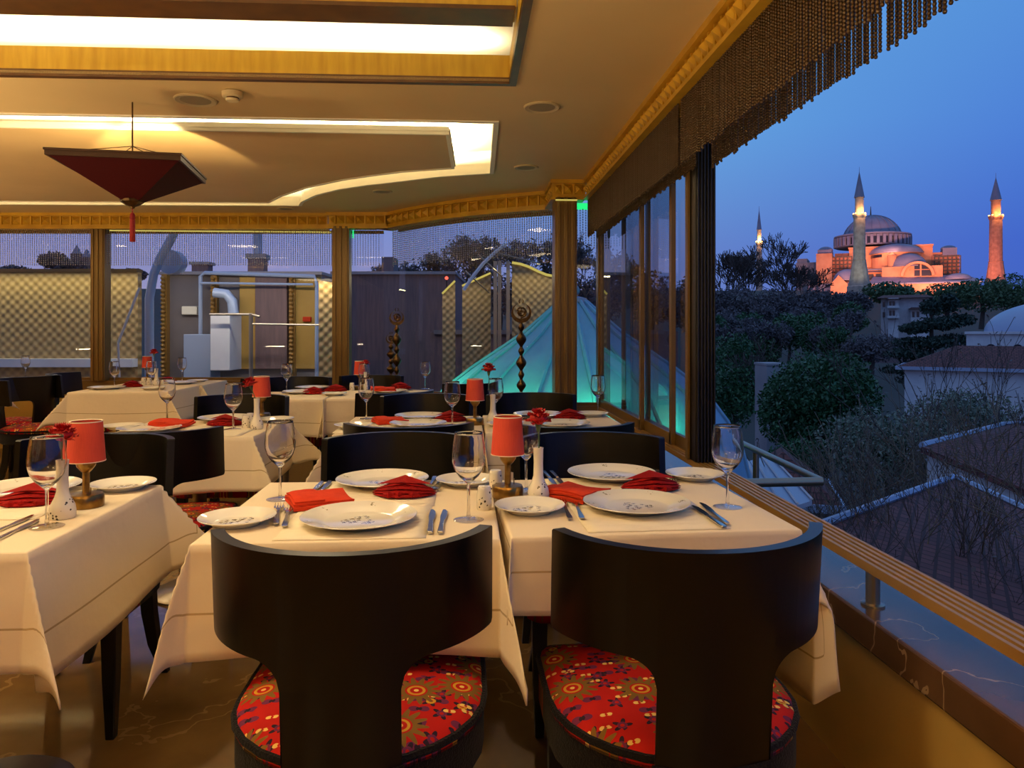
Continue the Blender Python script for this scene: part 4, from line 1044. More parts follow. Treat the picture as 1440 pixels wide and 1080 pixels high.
q = T(361, 603); put('carnation', carnation, (q.x-.03, q.y, ZI+.205), 2, 'red carnation leaning left at the second-row left table', GR['carnation']).rotation_euler = (0, -.3, 0)
# --- second-row centre table
wpos('mat', -.43, 3.50, 'embossed ivory placemat at the left front of the second-row centre table')
it('plate', (588, 599), 'near dinner plate on the left half of the second-row centre table', 0, MZ)
it('plate', (592, 588), 'far dinner plate on the left half of the second-row centre table', 0)
it('side', (497, 602), 'side plate at the left corner of the second-row centre table', 0, MZ)
it('side', (710, 600), 'side plate in front of the lamp of the second-row centre table')
it('flat', (549, 594), 'flat vermilion napkin on the second-row centre table, left of its plates', 20, .004)
it('fan', (633, 592), 'pleated crimson napkin behind the second-row wine glass, left of the lamp')
it('glass', (515, 589), 'wine glass at the left edge of the second-row centre table')
it('glass', (636, 598), 'wine glass left of the lamp on the second-row centre table')
it('lamp', (668, 597), 'red table lamp on the second-row centre table')
it('vase', (693, 595), 'white bud vase right of the lamp on the second-row centre table', 60)
it('glass', (697, 590), 'wine glass behind the bud vase of the second-row centre table')
q = T(693, 595); c_ = put('carnation', carnation, (q.x-.02, q.y, ZI+.262), 0, 'tall red carnation in front of the green lit roof', GR['carnation'])
st_ = MB(); st_.tube([(.002, 0, -.095), (.010, 0, -.125), (.017, 0, -.16), (.020, 0, -.20)], .002, 6); st_.build('stem', M['stem'], c_, True)
it('plate', (790, 599), 'near dinner plate on the window half of the second-row table', 0)
it('plate', (758, 586), 'far dinner plate on the window half of the second-row table', 0)
it('side', (832, 585), 'side plate by the window on the second-row table')
it('flat', (714, 591), 'flat vermilion napkin on the window half of the second-row table', 12)
it('fan', (801, 589), 'pleated crimson napkin on the window half of the second-row table')
lay('knife', (806, 602), (822, 597), 'knife right of the near plate on the window half of the second-row table')
it('glass', (841, 582), 'wine glass at the window end of the second-row table')
# --- third row
it('plate', (424, 553), 'dinner plate left of the napkin on the third-row table below the wide window')
it('plate', (440, 547), 'far dinner plate on the third-row table below the wide window')
it('fan', (441, 554), 'small crimson napkin on the third-row table below the wide window')
it('fan', (472, 550), 'crimson napkin at the right corner of the third-row table below the wide window')
it('side', (470, 556), 'side plate at the front right of the third-row table below the wide window')
it('glass', (403, 552), 'wine glass at the left of the third-row table below the wide window')
it('shaker', (495, 549), 'white shaker at the foot of the third-row lamp')
it('lamp', (506, 548), 'small red table lamp by the gold column in the third row')
it('vase', (514, 549), 'white bud vase beside the third-row lamp by the gold column')
q = T(514, 549); put('carnation', carnation, (q.x, q.y, ZI+.2), 0, 'red carnation beside the gold column in the third row', GR['carnation'])
it('glass', (512, 552), 'wine glass in front of the third-row lamp by the gold column')
it('plate', (548, 552), 'dinner plate on the third-row table beside the gold column')
it('flat', (541, 549), 'vermilion napkin on the plate of the third-row table beside the gold column', 10, .02)
it('fan', (563, 547), 'crimson napkin on the third-row table beside the gold column', 0, .012)
it('glass', (598, 547), 'wine glass at the right end of the third-row table, in front of the curved window')
# --- long back left table
it('plate', (150, 547), 'dinner plate at the front left of the long back left table')
it('side', (215, 548), 'side plate at the front of the long back left table')
it('plate', (253, 540), 'dinner plate at the right end of the long back left table')
it('side', (278, 537), 'side plate at the far right corner of the long back left table')
it('fan', (186, 544), 'crimson napkin left of the shakers on the long back left table')
it('fan', (236, 538), 'crimson napkin right of the vase on the long back left table')
it('shaker', (202, 541), 'left shaker of the pair on the long back left table')
it('shaker', (210, 541), 'right shaker of the pair on the long back left table')
it('lamp', (207, 535), 'small red table lamp on the long back left table, against the gold column')
it('vase', (220, 542), 'white bud vase on the long back left table')
q = T(220, 542); put('carnation', carnation, (q.x-.02, q.y, ZI+.27), 0, 'red carnation above the long back left table', GR['carnation'])
it('glass', (161, 546), 'wine glass left of the crimson napkin on the long back left table')
it('glass', (213, 545), 'wine glass in front of the lamp on the long back left table')
it('glass', (256, 536), 'wine glass at the right end of the long back left table')
it('plate', (10, 537), 'dinner plate on the table at the far left picture edge')
it('glass', (36, 531), 'wine glass on the table at the far left picture edge')

# bronze finials standing on the window ledge
def finial(name, label, x, y, z0, h, R, g):
    o = thing('bronze_finial', label, 'finial', (x, y, z0), 0, g); k = h
    m = MB(); pr = [(.03, 0), (.034, .01), (.016, .03)]
    zz = .03
    for r, dz in ((.032, .06), (.04, .10), (.026, .07), (.044, .12), (.026, .07), (.044, .12), (.026, .07)):
        pr += [(.013+(r*1.12-.013)*max(0, math.sin(PI*q/10))**1.5, zz+dz*q/10) for q in range(11)]; zz += dz
    top = h-2*R; s = (top)/zz
    pr = [(r*.9, z*s) for r, z in pr]+[(.006, top)]
    m.lathe(pr, 14); m.build('baluster', M['bronze'], o, True)
    m = MB(); n = 40; vs = []; fs = []
    for i in range(n+1):                       # open crescent ring
        a = -PI/2+PI*2*(-.46+.92*i/n); ro, ri = R, R*(.60+.34*abs(-1+2*i/n))
        cz_ = top+R; cz2 = top+R*1.06
        for yy in (-.008, .008): vs += [(ro*math.cos(a), yy, cz_+ro*math.sin(a)), (ri*math.cos(a), yy, cz2+ri*math.sin(a))]
    for i in range(n):
        a, b_ = 4*i, 4*i+4
        fs += [(a, b_, b_+1, a+1), (a+2, a+3, b_+3, b_+2), (a, a+2, b_+2, b_), (a+1, b_+1, b_+3, a+3)]
    fs += [(0, 1, 3, 2), (4*n, 4*n+2, 4*n+3, 4*n+1)]
    m.add(vs, fs)
    for s_ in (-1, 1): m.tube([(s_*R*.14, 0, top+R*1.95), (s_*R*.22, 0, top+R*2.2), (s_*R*.10, 0, top+R*2.4)], [.006, .005, .002], 6)
    m.build('crescent', M['bronze'], o, True)
    m = MB()                                   # fretwork inside
    for k_ in range(9):
        a = k_*2.4; r1 = R*.5*((k_ % 3+1)/3)
        m.tube([(r1*math.cos(a+q*.8)*1.0, 0, top+R*1.05+r1*math.sin(a+q*.8)) for q in range(4)], .008, 6)
    m.tube([(0, 0, top), (0, 0, top+R*1.5)], .005, 6); m.build('fretwork', M['bronze'], o, True)
    return o
def LW(px, d): p = W(px, 465, d); return p.x, p.y
x, y = LW(733, 6.32); finial('f', 'bronze crescent-topped finial standing on the ledge before the green cone roof', x, y, .60, .845, .085, 'bronze finials on the window ledge')
x, y = LW(558, 7.12); finial('f', 'taller bronze finial of the pair left of the curved window', x, y, .60, .80, .07, 'bronze finials on the window ledge')
x, y = LW(550, 7.22); finial('f', 'shorter bronze finial of the pair left of the curved window', x, y, .60, .58, .05, 'bronze finials on the window ledge')
# ================================================================ outside
gz = -9.0
# rising garden ground
m = MB(); rows = [(2, gz), (40, gz), (90, -7), (150, -3), (200, 3), (250, 10), (290, 17), (420, 18), (900, 10)]; vs = []; fs = []
xs = [-500, -200, -60, 0, 60, 150, 300, 700]
for d, z in rows:
    for x in xs: vs.append((x, d-1, z))
for j in range(len(rows)-1):
    for i in range(len(xs)-1): a = j*len(xs)+i; fs.append((a, a+1, a+len(xs)+1, a+len(xs)))
m.add(vs, fs); m.quad((-500, -60, gz), (700, -60, gz), (700, 2, gz), (-500, 2, gz)); struct(m.build('ground', M['ground'], None, True))

def uv_project(o, f):
    me = o.data; uv = me.uv_layers.new(name='UVMap')
    for p in me.polygons:
        for li, vi in zip(p.loop_indices, p.vertices): uv.data[li].uv = f(me.vertices[vi].co, p.normal)
def roof_uv(o):
    def f(c, n):
        h = Vector((n.x, n.y, 0))
        if h.length < 1e-4: return (c.x, c.y)
        h.normalize(); u = Vector((-h.y, h.x, 0)); s = h*n.z-Vector((0, 0, 1))*math.hypot(n.x, n.y)
        return (c.dot(u), c.dot(s))
    uv_project(o, f)

# ---- the floodlit domed mosque on the hill
DM = 300; PH = math.atan(512/1050); KX = DM/1050*math.cos(PH)
o0 = W(1232, 410, DM); mosque = thing('mosque', 'floodlit domed mosque with grey lead dome on the hill', 'mosque', o0, -YAW-PH)
def X(px): return (px-1232)*KX
def Z(py): return (410-py)*DM/1050
def ZD(py): return ((465-py)*1.054-55)*DM/1050
def part(name, mat, mb, smooth=False, parent=None): return mb.build(name, M[mat] if isinstance(mat, str) else [M[k] for k in mat], parent or mosque, smooth, ang=.6)
m = MB(); R = 1.054*(X(1269)-X(1226.5)); m.lathe([(R*math.cos(a*PI/32)+.01, R*.95*math.sin(a*PI/32)) for a in range(17)], 40, (X(1226), 18, ZD(334)-1.6)); 
for k in range(20):
    a = 2*PI*k/20; m.tube([(X(1226)+(R+.1)*math.cos(e*PI/20)*math.cos(a), 18+(R+.1)*math.cos(e*PI/20)*math.sin(a), ZD(334)-1.6+(R*.95+.1)*math.sin(e*PI/20)) for e in range(11)], .18, 4)
part('main_dome', 'lead', m, True)
m = MB(); Rd = 1.054*(X(1280)-X(1171))/2; m.lathe([(Rd-.6, ZD(348)), (Rd-.6, ZD(334)), (Rd+.2, ZD(334)+.2), (Rd+.2, ZD(334)+.7), (R, ZD(329))], 40, (X(1226), 18, 0)); dr = part('drum', 'lead', m)
m = MB()
for k in range(40):
    a = 2*PI*k/40; mt = Matrix.Translation((X(1226), 18, 0)) @ Matrix.Rotation(a, 4, 'Z')
    m.box(Rd-.9, -.55, ZD(347), Rd+.3, .55, ZD(334.5), mt)
part('buttress_rib', 'lead', m, parent=dr)['kind'] = 'stuff'
m = MB()
for k in range(40):
    a = 2*PI*(k+.5)/40; mt = Matrix.Translation((X(1226), 18, 0)) @ Matrix.Rotation(a, 4, 'Z'); m.box(Rd-.62, -.6, ZD(346), Rd-.5, .6, ZD(337), mt)
part('drum_windows', 'window_dark', m, parent=dr)
m = MB(); m.box(X(1193), 3, Z(400), X(1310), 36, Z(347)); m.box(X(1192), 2.5, Z(348), X(1311), 36.5, Z(345.5)); part('central_block', 'stone', m)
def half_dome(cx, cy, cz, r, h, n=20, mat='lead', name='half_dome', full=False, par=None):
    m = MB(); m.lathe([(r*math.cos(a*PI/20)+.01, h*math.sin(a*PI/20)) for a in range(11)], 32, (cx, cy, cz)); m.lathe([(r+.3, -.4), (r+.3, .1), (r-.2, .3)], 32, (cx, cy, cz)); return part(name, mat, m, True, par)
m = MB(); m.lathe([((X(1297)-X(1222))/2-.6, Z(392)), ((X(1297)-X(1222))/2-.6, Z(356))], 32, (X(1260), 4, 0)); ap = part('apse_wall', 'stone', m)
half_dome(X(1260), 4, Z(356), (X(1297)-X(1222))/2, Z(343)-Z(356))
m = MB()
for k in range(5):
    px = 1224+6.5*k; a = PI*1.08+k*.16; r = (X(1297)-X(1222))/2-.55
    mt = Matrix.Translation((X(1260), 4, 0)) @ Matrix.Rotation(a, 4, 'Z'); m.box(r-.1, -.7, Z(363), r+.12, .7, Z(359), mt)
part('apse_windows', 'window_dark', m, parent=ap)
half_dome(X(1276), -4, Z(377), 6.4, Z(356)-Z(377)-1, name='exedra_roof')
m = MB(); m.lathe([(6.2, Z(395)), (6.2, Z(376))], 24, (X(1276), -4, 0)); part('exedra_wall', 'stone', m)
m = MB(); m.lathe([(1.6, Z(392)), (1.6, Z(363)), (1.9, Z(362)), (.1, Z(357))], 12, (X(1254), -6, 0)); part('stair_turret', 'stone', m)
# big arched window
m = MB(); n = 20; cxw, czw = X(1287), Z(392)
ro, ri = X(1309)-X(1287), X(1305.5)-X(1287); vs = []
for i in range(n+1):
    a = PI*i/n
    for r in (ro, ri):
        for y in (-12, -9.5): vs.append((cxw+r*math.cos(a), y, czw+r*.97*math.sin(a)))
fs = []
for i in range(n):
    a, b_ = 4*i, 4*i+4; fs += [(a, a+1, b_+1, b_), (a+2, b_+2, b_+3, a+3), (a, b_, b_+2, a+2), (a+1, a+3, b_+3, b_+1)]
m.add(vs, fs); aw_ = part('great_arch', 'stone', m)
m = MB(); m.prism([(cxw+ri*math.cos(PI*i/n), ri*.97*math.sin(PI*i/n)) for i in range(n+1)], 0, .3); m.v = [(x, -9.6-z, czw+y) for x, y, z in m.v]; part('arch_glazing', 'window_dark', m, parent=aw_)
m = MB()
for px in (1277, 1291.5): m.box(X(px)-.25, -10.2, czw, X(px)+.25, -9.8, Z(375))
m.box(X(1270), -10.2, Z(384), X(1304), -9.8, Z(383.2)); part('arch_mullions', 'stone', m, parent=aw_)
m = MB(); m.box(X(1240), -9.5, Z(402), X(1320), 4, Z(378.5)); m.box(X(1219), -3, Z(402), X(1250), 4, Z(380)); part('front_wall', 'stone', m)
m = MB(); m.box(X(1219), -4, Z(381), X(1246), 3, Z(379)); m.add([(X(1219), -6, Z(384)), (X(1246), -6, Z(384)), (X(1246), 3, Z(377)), (X(1219), 3, Z(377))], [(0, 1, 2, 3)]); part('side_roof', 'lead', m)
m = MB()
for px in (1225, 1235): m.box(X(px)-.9, -3.15, Z(394), X(px)+.9, -2.9, Z(386))
part('wall_windows', 'window_dark', m)
# flank blocks, buttress towers, scaffolds
def scaffold(px0, px1, py0, py1, y, name='scaffold'):
    m = MB(); nx = max(3, round((px1-px0)/5.5)); nz_ = max(3, round((py1-py0)/5))
    for i in range(nx+1): x = X(px0)+(X(px1)-X(px0))*i/nx; m.tube([(x, y, Z(py1)), (x, y, Z(py0-1))], .2, 4)
    for j in range(nz_+1): z = Z(py1)+(Z(py0)-Z(py1))*j/nz_; m.tube([(X(px0), y, z), (X(px1), y, z)], .2, 4)
    return part(name, 'bark_pale', m)
m = MB(); m.box(X(1157), -4, Z(405), X(1199), 20, Z(361)); m.box(X(1172), 4, Z(361), X(1195), 18, Z(353)); part('left_flank', 'brick_stone', m)
scaffold(1158, 1198, 361, 393, -5)
m = MB(); m.box(X(1147), -8, Z(406), X(1170), 8, Z(356)); part('buttress_tower', 'stone', m)
m = MB(); m.box(X(1148.5), -6, Z(357), X(1169), 8, Z(350)); m.lathe([(2.9*math.cos(a*PI/12)+.01, 1.8*math.sin(a*PI/12)) for a in range(7)], 16, (X(1159), 0, Z(350))); part('tower_cap', 'lead', m)
m = MB(); m.box(X(1111), 10, Z(405), X(1149), 40, Z(362.5)); m.box(X(1112), 12, Z(363), X(1128), 25, Z(356)); m.box(X(1142), 14, Z(363), X(1150), 25, Z(357)); part('far_buttress', 'grey_stone', m)
m = MB(); m.box(X(1309), 2, Z(402), X(1345), 24, Z(362)); m.box(X(1310), 4, Z(362), X(1326), 20, Z(357)); part('right_flank', 'brick_stone', m)
scaffold(1312, 1346, 364, 393, 1)
m = MB(); m.box(X(1323), 2, Z(362), X(1342), 14, Z(352)); m.lathe([(2.9*math.cos(a*PI/12)+.01, 1.5*math.sin(a*PI/12)) for a in range(7)], 16, (X(1332.5), 8, Z(352))); part('right_tower_cap', 'lead', m)
# low lead roofs and outer walls
m = MB(); m.add([(X(1222), -22, Z(403)), (X(1365), -22, Z(403)), (X(1350), -6, Z(391)), (X(1228), -9, Z(391))], [(0, 1, 2, 3)]); m.box(X(1222), -22, Z(404.5), X(1365), -8, Z(403)); part('aisle_roof', 'lead', m)
m = MB(); m.box(X(1224), -21.5, Z(430), X(1362), -8, Z(404)); part('outer_wall', 'stone', m)
half_dome(X(1338), -14, Z(397.5), 4.2, 1.9, name='small_dome'); half_dome(X(1193), -16, Z(396), 5.0, 4.2, name='small_dome')
m = MB(); m.add([(X(1171), -24, Z(403)), (X(1194), -24, Z(403)), (X(1182), -24, Z(391)), (X(1171), -8, Z(403)), (X(1194), -8, Z(403)), (X(1182), -8, Z(391))], [(0, 1, 2), (3, 5, 4), (1, 4, 5, 2), (0, 2, 5, 3)]); m.box(X(1171), -24, Z(425), X(1194), -8, Z(403)); part('porch', 'stone', m)
m = MB(); m.box(X(1135), -10, Z(425), X(1226), 0, Z(399)); part('lower_roof', 'lead', m)
m = MB(); m.lathe([(1.0, 0), (1.3, .8), (.5, 1.3), (.35, 3), (.7, 3.6), (.3, 4.2), (.1, 8)], 10, (X(1224), 18, Z(308.5))); part('dome_finial', 'bronze', m, True)

def minaret(label, px, d, ytip, ycone0, ycone1, ybal, yflare, ybase, wc, ws, wb, wbase, mat='minaret_stone'):
    K = d/1050; b0 = W(px, ybase, d); o = thing('minaret', label, 'minaret', b0, -YAW, 'minarets of the mosque')
    z = lambda y: (ybase-y)*K
    def lat(name, mt, pr, n=16, sm=False):
        m = MB(); m.lathe([(max(.02, w_*K/2), zz) for w_, zz in pr], n); return m.build(name, M[mt], o, sm, ang=.5)
    lat('spire', 'lead', [(wc+1, z(ycone1)-.2), (wc, z(ycone1)+.3), (.6, z(ycone0)), (.3, z(ytip))], 16, True)
    lat('upper_shaft', mat, [(wc*.86, z(ybal)), (wc*.86, z(ycone1))])
    lat('balcony', mat, [(ws, z(ybal)-1.2*K*4), (ws*1.18, z(ybal)-K), (ws*1.2, z(ybal)+K*1.2), (ws*1.1, z(ybal)+K*1.2), (ws*1.1, z(ybal)), (wc*.8, z(ybal))])
    m = MB(); ring = ws*1.06*K/2
    m.lathe([(ws*K/2*1.0, 0), (ws*K/2*1.03, z(ybal-4))], 16, cap=False) if False else None
    lat('shaft', mat, [(wb, z(yflare)), (ws, z(ybal)-1.2*K*3)])
    lat('flared_base', mat, [(wbase*1.12, -12*K), (wbase*1.1, -1*K), (wbase, 0), (wbase*.82, z(ybase-(ybase-yflare)*.4)), (wb*1.06, z(yflare)-K), (wb*1.12, z(yflare)), (wb, z(yflare)+K*.6)], 12)
    m = MB()
    for k in range(6):
        a = 2*PI*k/6+.5; m.sphere((ws*1.0*K/2*math.cos(a), ws*1.0*K/2*math.sin(a), z(ybal)+K*2.2), K*1.15, 8, 6)
    m.build('balcony_lamps', M['lamp_glow'], o, True)
    for a in (-2.1, -1.0):
        l = point('balcony_light', (0, 0, 0), 1500*(K/.28)**2, (1, .5, .16), .3); l.location = b0+Vector((wc*.9*K*math.cos(a), wc*.9*K*math.sin(a), z(ybal)+K*4))
    return o
minaret('stout pale minaret standing in front of the mosque dome', 1208.4, 232, 234.6, 242, 277, 302.6, 366, 402, 13, 15, 16.5, 29)
minaret('slim minaret standing alone right of the mosque', 1400.4, 275, 243, 250, 281, 305, 368, 402, 14, 16, 17, 28, 'brick_stone')
minaret('smallest minaret rising from the trees left of the mosque', 1067.5, 420, 290, 296, 323, 342, 396, 420, 6.6, 7.6, 8.2, 12)
m = MB(); 
# floodlights of the monument
FL = (1, .38, .27)
for px, py, d, tpx, tpy, pw, sp in ((1160, 398, 250, 1178, 380, 39312, 1.2), (1190, 398, 252, 1195, 372, 39312, 1.2), (1240, 398, 250, 1240, 368, 50544, 1.2), (1290, 398, 250, 1285, 372, 50544, 1.2), (1335, 398, 252, 1328, 375, 35568, 1.2)):
    spot('floodlight', W(px, py, d), W(tpx, tpy, 303), pw, FL, sp, 1.0, .8)
for px in (1200, 1226, 1255): spot('dome_floodlight', W(px, 352, 288), W(1226, 335, 310), 3000, FL, 1.8, .5)
spot('minaret_floodlight', W(1392, 412, 255), W(1400, 340, 275), 30000, FL, 1.0, .5)
spot('minaret_floodlight', W(1200, 412, 214), W(1208, 340, 232), 7000, (.9, .95, .7), 1.0, .5)

# ---- trees
def foliage(mb_rg, blobs, n, size, name, mat, parent, inner=.55):
    """leaf clusters scattered through the given ellipsoids"""
    rg = np.random.default_rng(mb_rg); P = []; wts = np.array([b[3]*b[4] for b in blobs]); wts = wts/wts.sum()
    for (x, y, z, rx, rz), w_ in zip(blobs, wts):
        k = max(8, int(n*w_)); v = rg.normal(size=(k, 3)); v /= np.linalg.norm(v, axis=1)[:, None]
        r = inner+(1-inner)*rg.random(k)**.6; lump = 1+.10*np.sin(v[:, 0]*7+x)*np.sin(v[:, 1]*6+z)*np.sin(v[:, 2]*8)
        P.append(np.array([x, y, z])+v*(r*lump)[:, None]*np.array([rx, rx, rz]))
    P = np.concatenate(P); k = len(P)
    u = rg.normal(size=(k, 3)); u /= np.linalg.norm(u, axis=1)[:, None]; t = rg.normal(size=(k, 3)); v = np.cross(u, t); v /= np.linalg.norm(v, axis=1)[:, None]
    s = size*(.6+.8*rg.random(k))[:, None]
    q = np.stack([P-u*s, P-v*s*.45, P+u*s, P+v*s*.45], 1).reshape(-1, 3)
    me = numpy_mesh(name, q, np.arange(4*k).reshape(-1, 4), M[mat], 4)
    o = bpy.data.objects.new(name, me); col.objects.link(o); o.parent = parent; return o
def leafy(label, px, py, rpx, rpy, d, n, mat, size=None, seed=0, base=None, cat='tree', name='leafy_tree', group=None, sub=6, inner=.5):
    K = d/1050; c = W(px, py, d); zb = W(px, base, d).z if base else c.z-rpy*K*1.5
    o = thing(name, label, cat, (c.x, c.y, zb), 0, group); rg = random.Random(seed); h = c.z-zb
    blobs = [(0, 0, h, rpx*K*.8, rpy*K*.82)]
    for k in range(sub):
        a = 2*PI*k/sub+rg.random(); e = rg.uniform(-.5, .8)
        blobs.append((rpx*K*.52*math.cos(a), rpx*K*.45*math.sin(a), h+rpy*K*.5*e, rpx*K*rg.uniform(.42, .52), rpy*K*rg.uniform(.4, .5)))
    foliage(seed+5, blobs, n, size or K*2.2, 'foliage', mat, o, inner)
    m = MB(); m.tube([(0, 0, 0), (.05*h, 0, h*.5), (0, 0, h)], [max(.04, rpx*K*.09), rpx*K*.07, rpx*K*.04], 7); m.build('trunk', M['bark'], o, True)
    return o
def bare(label, px, pbase, ptop, d, seed, spread=.5, mat='bark', depth=6, r0=None, group=None, lean=(0, 0), twigs=True, name='bare_tree', kids=3, rmin=0, buds=0):
    K = d/1050; b0 = W(px, pbase, d); H = (pbase-ptop)*K; o = thing(name, label, 'tree', b0, 0, group); rg = random.Random(seed); m = MB(); tips = []
    def grow(p, dr, ln, r, lev):
        pts = [p]; q = p; n = 3
        for k in range(n):
            dr = (dr+Vector((rg.uniform(-1, 1), rg.uniform(-1, 1), rg.uniform(-.4, .9)))*.16).normalized(); q = q+dr*(ln/n); pts.append(q)
        m.tube(pts, [max(rmin, r*(1-.35*k/n)) for k in range(n+1)], 4 if lev > 2 else 6, cap=False)
        if lev >= depth: tips.append(q); return
        for k in range(kids if lev > 0 else kids+1):
            a = rg.uniform(0, 2*PI); s = spread*rg.uniform(.6, 1.3); ax = dr.orthogonal().normalized(); ax.rotate(Matrix.Rotation(a, 3, dr)); nd = (dr*math.cos(s)+ax*math.sin(s)+Vector((0, 0, .12))).normalized()
            st = pts[rg.choice((2, 3, 3))]; grow(st, nd, ln*rg.uniform(.6, .82), r*.55, lev+1)
    r0 = r0 or H*.018
    grow(Vector((0, 0, 0)), Vector((lean[0], lean[1], 1)).normalized(), H*.34, r0, 0)
    m.build('branches', M[mat], o, True, ang=0)
    if buds:
        rr = np.random.default_rng(seed); k = len(tips); P = np.repeat(np.array([tuple(t) for t in tips]), buds, 0)+rr.normal(size=(k*buds, 3))*K*3
        u = rr.normal(size=P.shape)*K*1.2; v = rr.normal(size=P.shape)*K*.9
        q = np.stack([P-u, P-v, P+u, P+v], 1).reshape(-1, 3); me = numpy_mesh('buds', q, np.arange(len(q)).reshape(-1, 4), M['leaf_brown_haze'], 4)
        f_ = bpy.data.objects.new('buds', me); f_['kind'] = 'stuff'; col.objects.link(f_); f_.parent = o
    return o
GB = 'bare trees on the wooded slope'; GT = 'trees on the slope below the mosque'
# slope trees, far to near
for k, (px, pt, lab) in enumerate(((1018, 342, 'tall bare tree beside the dark window post, on the skyline'), (1052, 362, 'bare tree behind the smallest minaret, nearer the dark post'), (1096, 352, 'bare tree on the skyline right of the smallest minaret'), (1128, 378, 'bare tree before the left end of the mosque'))):
    bare(lab, px, 480, pt, 130+8*k, 20+k, .5, 'bark', 6, group=GB, buds=0, rmin=.05, kids=3)
    
sl = [(1030, 430, 40, 36, 120, 'leaf_brown_haze', 'brown spring crown on the slope beside the dark window post'), (1090, 432, 42, 34, 115, 'leaf_brown_haze', 'brown spring crown on the slope below the smallest minaret'),
      (1150, 428, 40, 28, 140, 'leaf_brown_haze', 'brownish crown below the scaffolded left wing of the mosque'), (1195, 430, 30, 26, 150, 'leaf_brown_haze', 'brownish crown at the foot of the stout minaret'),
      (1108, 468, 30, 34, 95, 'leaf_dark', 'dark green crown in the middle of the slope'), (1140, 470, 24, 40, 90, 'leaf_dark', 'dark green narrow crown right of the middle of the slope'),
      (1028, 500, 40, 40, 80, 'leaf_dark', 'dark green crown low on the slope beside the dark window post'), (1065, 492, 34, 34, 85, 'leaf_mid', 'dull green crown low on the slope left of the round evergreen'),
      (1195, 450, 26, 24, 120, 'leaf_mid', 'small green crown left of the white balconied house'), (1250, 412, 40, 20, 190, 'leaf_mid', 'low green crown behind the red roof of the balconied house'),
      (1330, 420, 46, 28, 170, 'leaf_mid', 'broad fresh green crown right of the balconied house'), (1380, 415, 40, 30, 160, 'leaf_mid', 'fresh green crown at the foot of the lone minaret'),
      (1425, 412, 40, 36, 150, 'leaf_mid', 'fresh green crown at the right picture edge'), (1225, 490, 46, 26, 75, 'leaf_brown_haze', 'brown bare-looking crown between the slope and the cedar'),
      (1180, 492, 30, 24, 80, 'leaf_mid', 'dull green crown just behind the round evergreen')]
for k, (px, py, rx, ry, d, mt, lab) in enumerate(sl):
    leafy(lab, px, py, rx, ry, d, 2600, mt, d/1050*2.6, 40+k, py+ry*1.6, group=GT)
rg_ = random.Random(11)
for k in range(22):
    px = 1006+9.2*k+rg_.uniform(-8, 8); py = rg_.uniform(440, 476); d_ = 118-(py-440)*1.1
    leafy('bluish grey crown in the thicket covering the slope', px, py, 24, 22, d_, 900, rg_.choice(('leaf_brown_haze', 'leaf_brown_haze', 'leaf_mid', 'leaf_dark')), d_/1050*2.4, 200+k, py+30, group='thicket on the slope', sub=4, inner=.2)
leafy('big round dark green evergreen in the garden outside the open window', 1150, 570, 92, 92, 28, 22000, 'leaf_dark', .085, 70, 700, name='round_evergreen', sub=9, inner=.7)
leafy('greyish spring shrub to the right of the round evergreen', 1245, 640, 95, 80, 22, 9000, 'leaf_grey', .07, 71, 760, name='spring_shrub', cat='shrub', sub=8, inner=.1)
leafy('dark shrub under the round evergreen, over the small roof', 1125, 650, 60, 40, 24, 4500, 'leaf_dark', .07, 73, 720, name='shrub', cat='shrub')
leafy('olive shrub below the long red-roofed building', 1360, 590, 90, 55, 24, 5000, 'leaf_grey', .07, 74, 700, name='shrub', cat='shrub', inner=.1)
leafy('dark bush at the left beside the window post, over the domed roof', 1030, 560, 40, 60, 40, 3500, 'leaf_dark', .12, 75, 680, name='shrub', cat='shrub')
# cedar: flat dark tiers
o = thing('cedar_tree', 'dark spreading cedar with flat tiers in front of the white domed building', 'tree', W(1310, 560, 60)); K = 60/1050
bl = [((px-1310)*K, 0, (560-py)*K, rx*K, ry*K) for px, py, rx, ry in ((1308, 432, 14, 12), (1318, 455, 34, 10), (1285, 462, 22, 8), (1350, 450, 22, 9), (1300, 482, 42, 9), (1275, 497, 34, 8), (1345, 478, 30, 9), (1320, 510, 50, 9), (1262, 520, 26, 7), (1335, 425, 14, 14), (1290, 535, 30, 7))]
foliage(9, bl, 9000, .17, 'foliage', 'leaf_cedar', o, .1); m = MB(); m.tube([(0, 0, 0), (0, 0, 7.4)], [.3, .08], 8); m.build('trunk', M['bark'], o, True)
# bare trees in the foreground right
bare('large bare tree in front of the red roofs at the right picture edge', 1490, 1656, 400, 9, 5, .5, 'bark_pale', 6, .09, GB, (-.08, 0), rmin=.004, buds=1)
bare('thin bare tree over the foreground roof, left of the large one', 1370, 1570, 560, 9.7, 12, .5, 'bark', 6, .06, GB, (.02, 0), rmin=.0035, buds=1)
bare('thin pale bare tree amid the spring shrub', 1255, 1060, 530, 18, 15, .5, 'bark_pale', 5, .08, GB, rmin=.007, buds=2)
bare('low thin bare tree standing before the long red-roofed building', 1375, 1000, 470, 20, 17, .5, 'bark', 5, .09, GB, rmin=.007, buds=1)
bare('bare sapling beside the stone block, left of the evergreen', 1090, 640, 490, 40, 18, .45, 'bark', 5, .1, GB, rmin=.015)

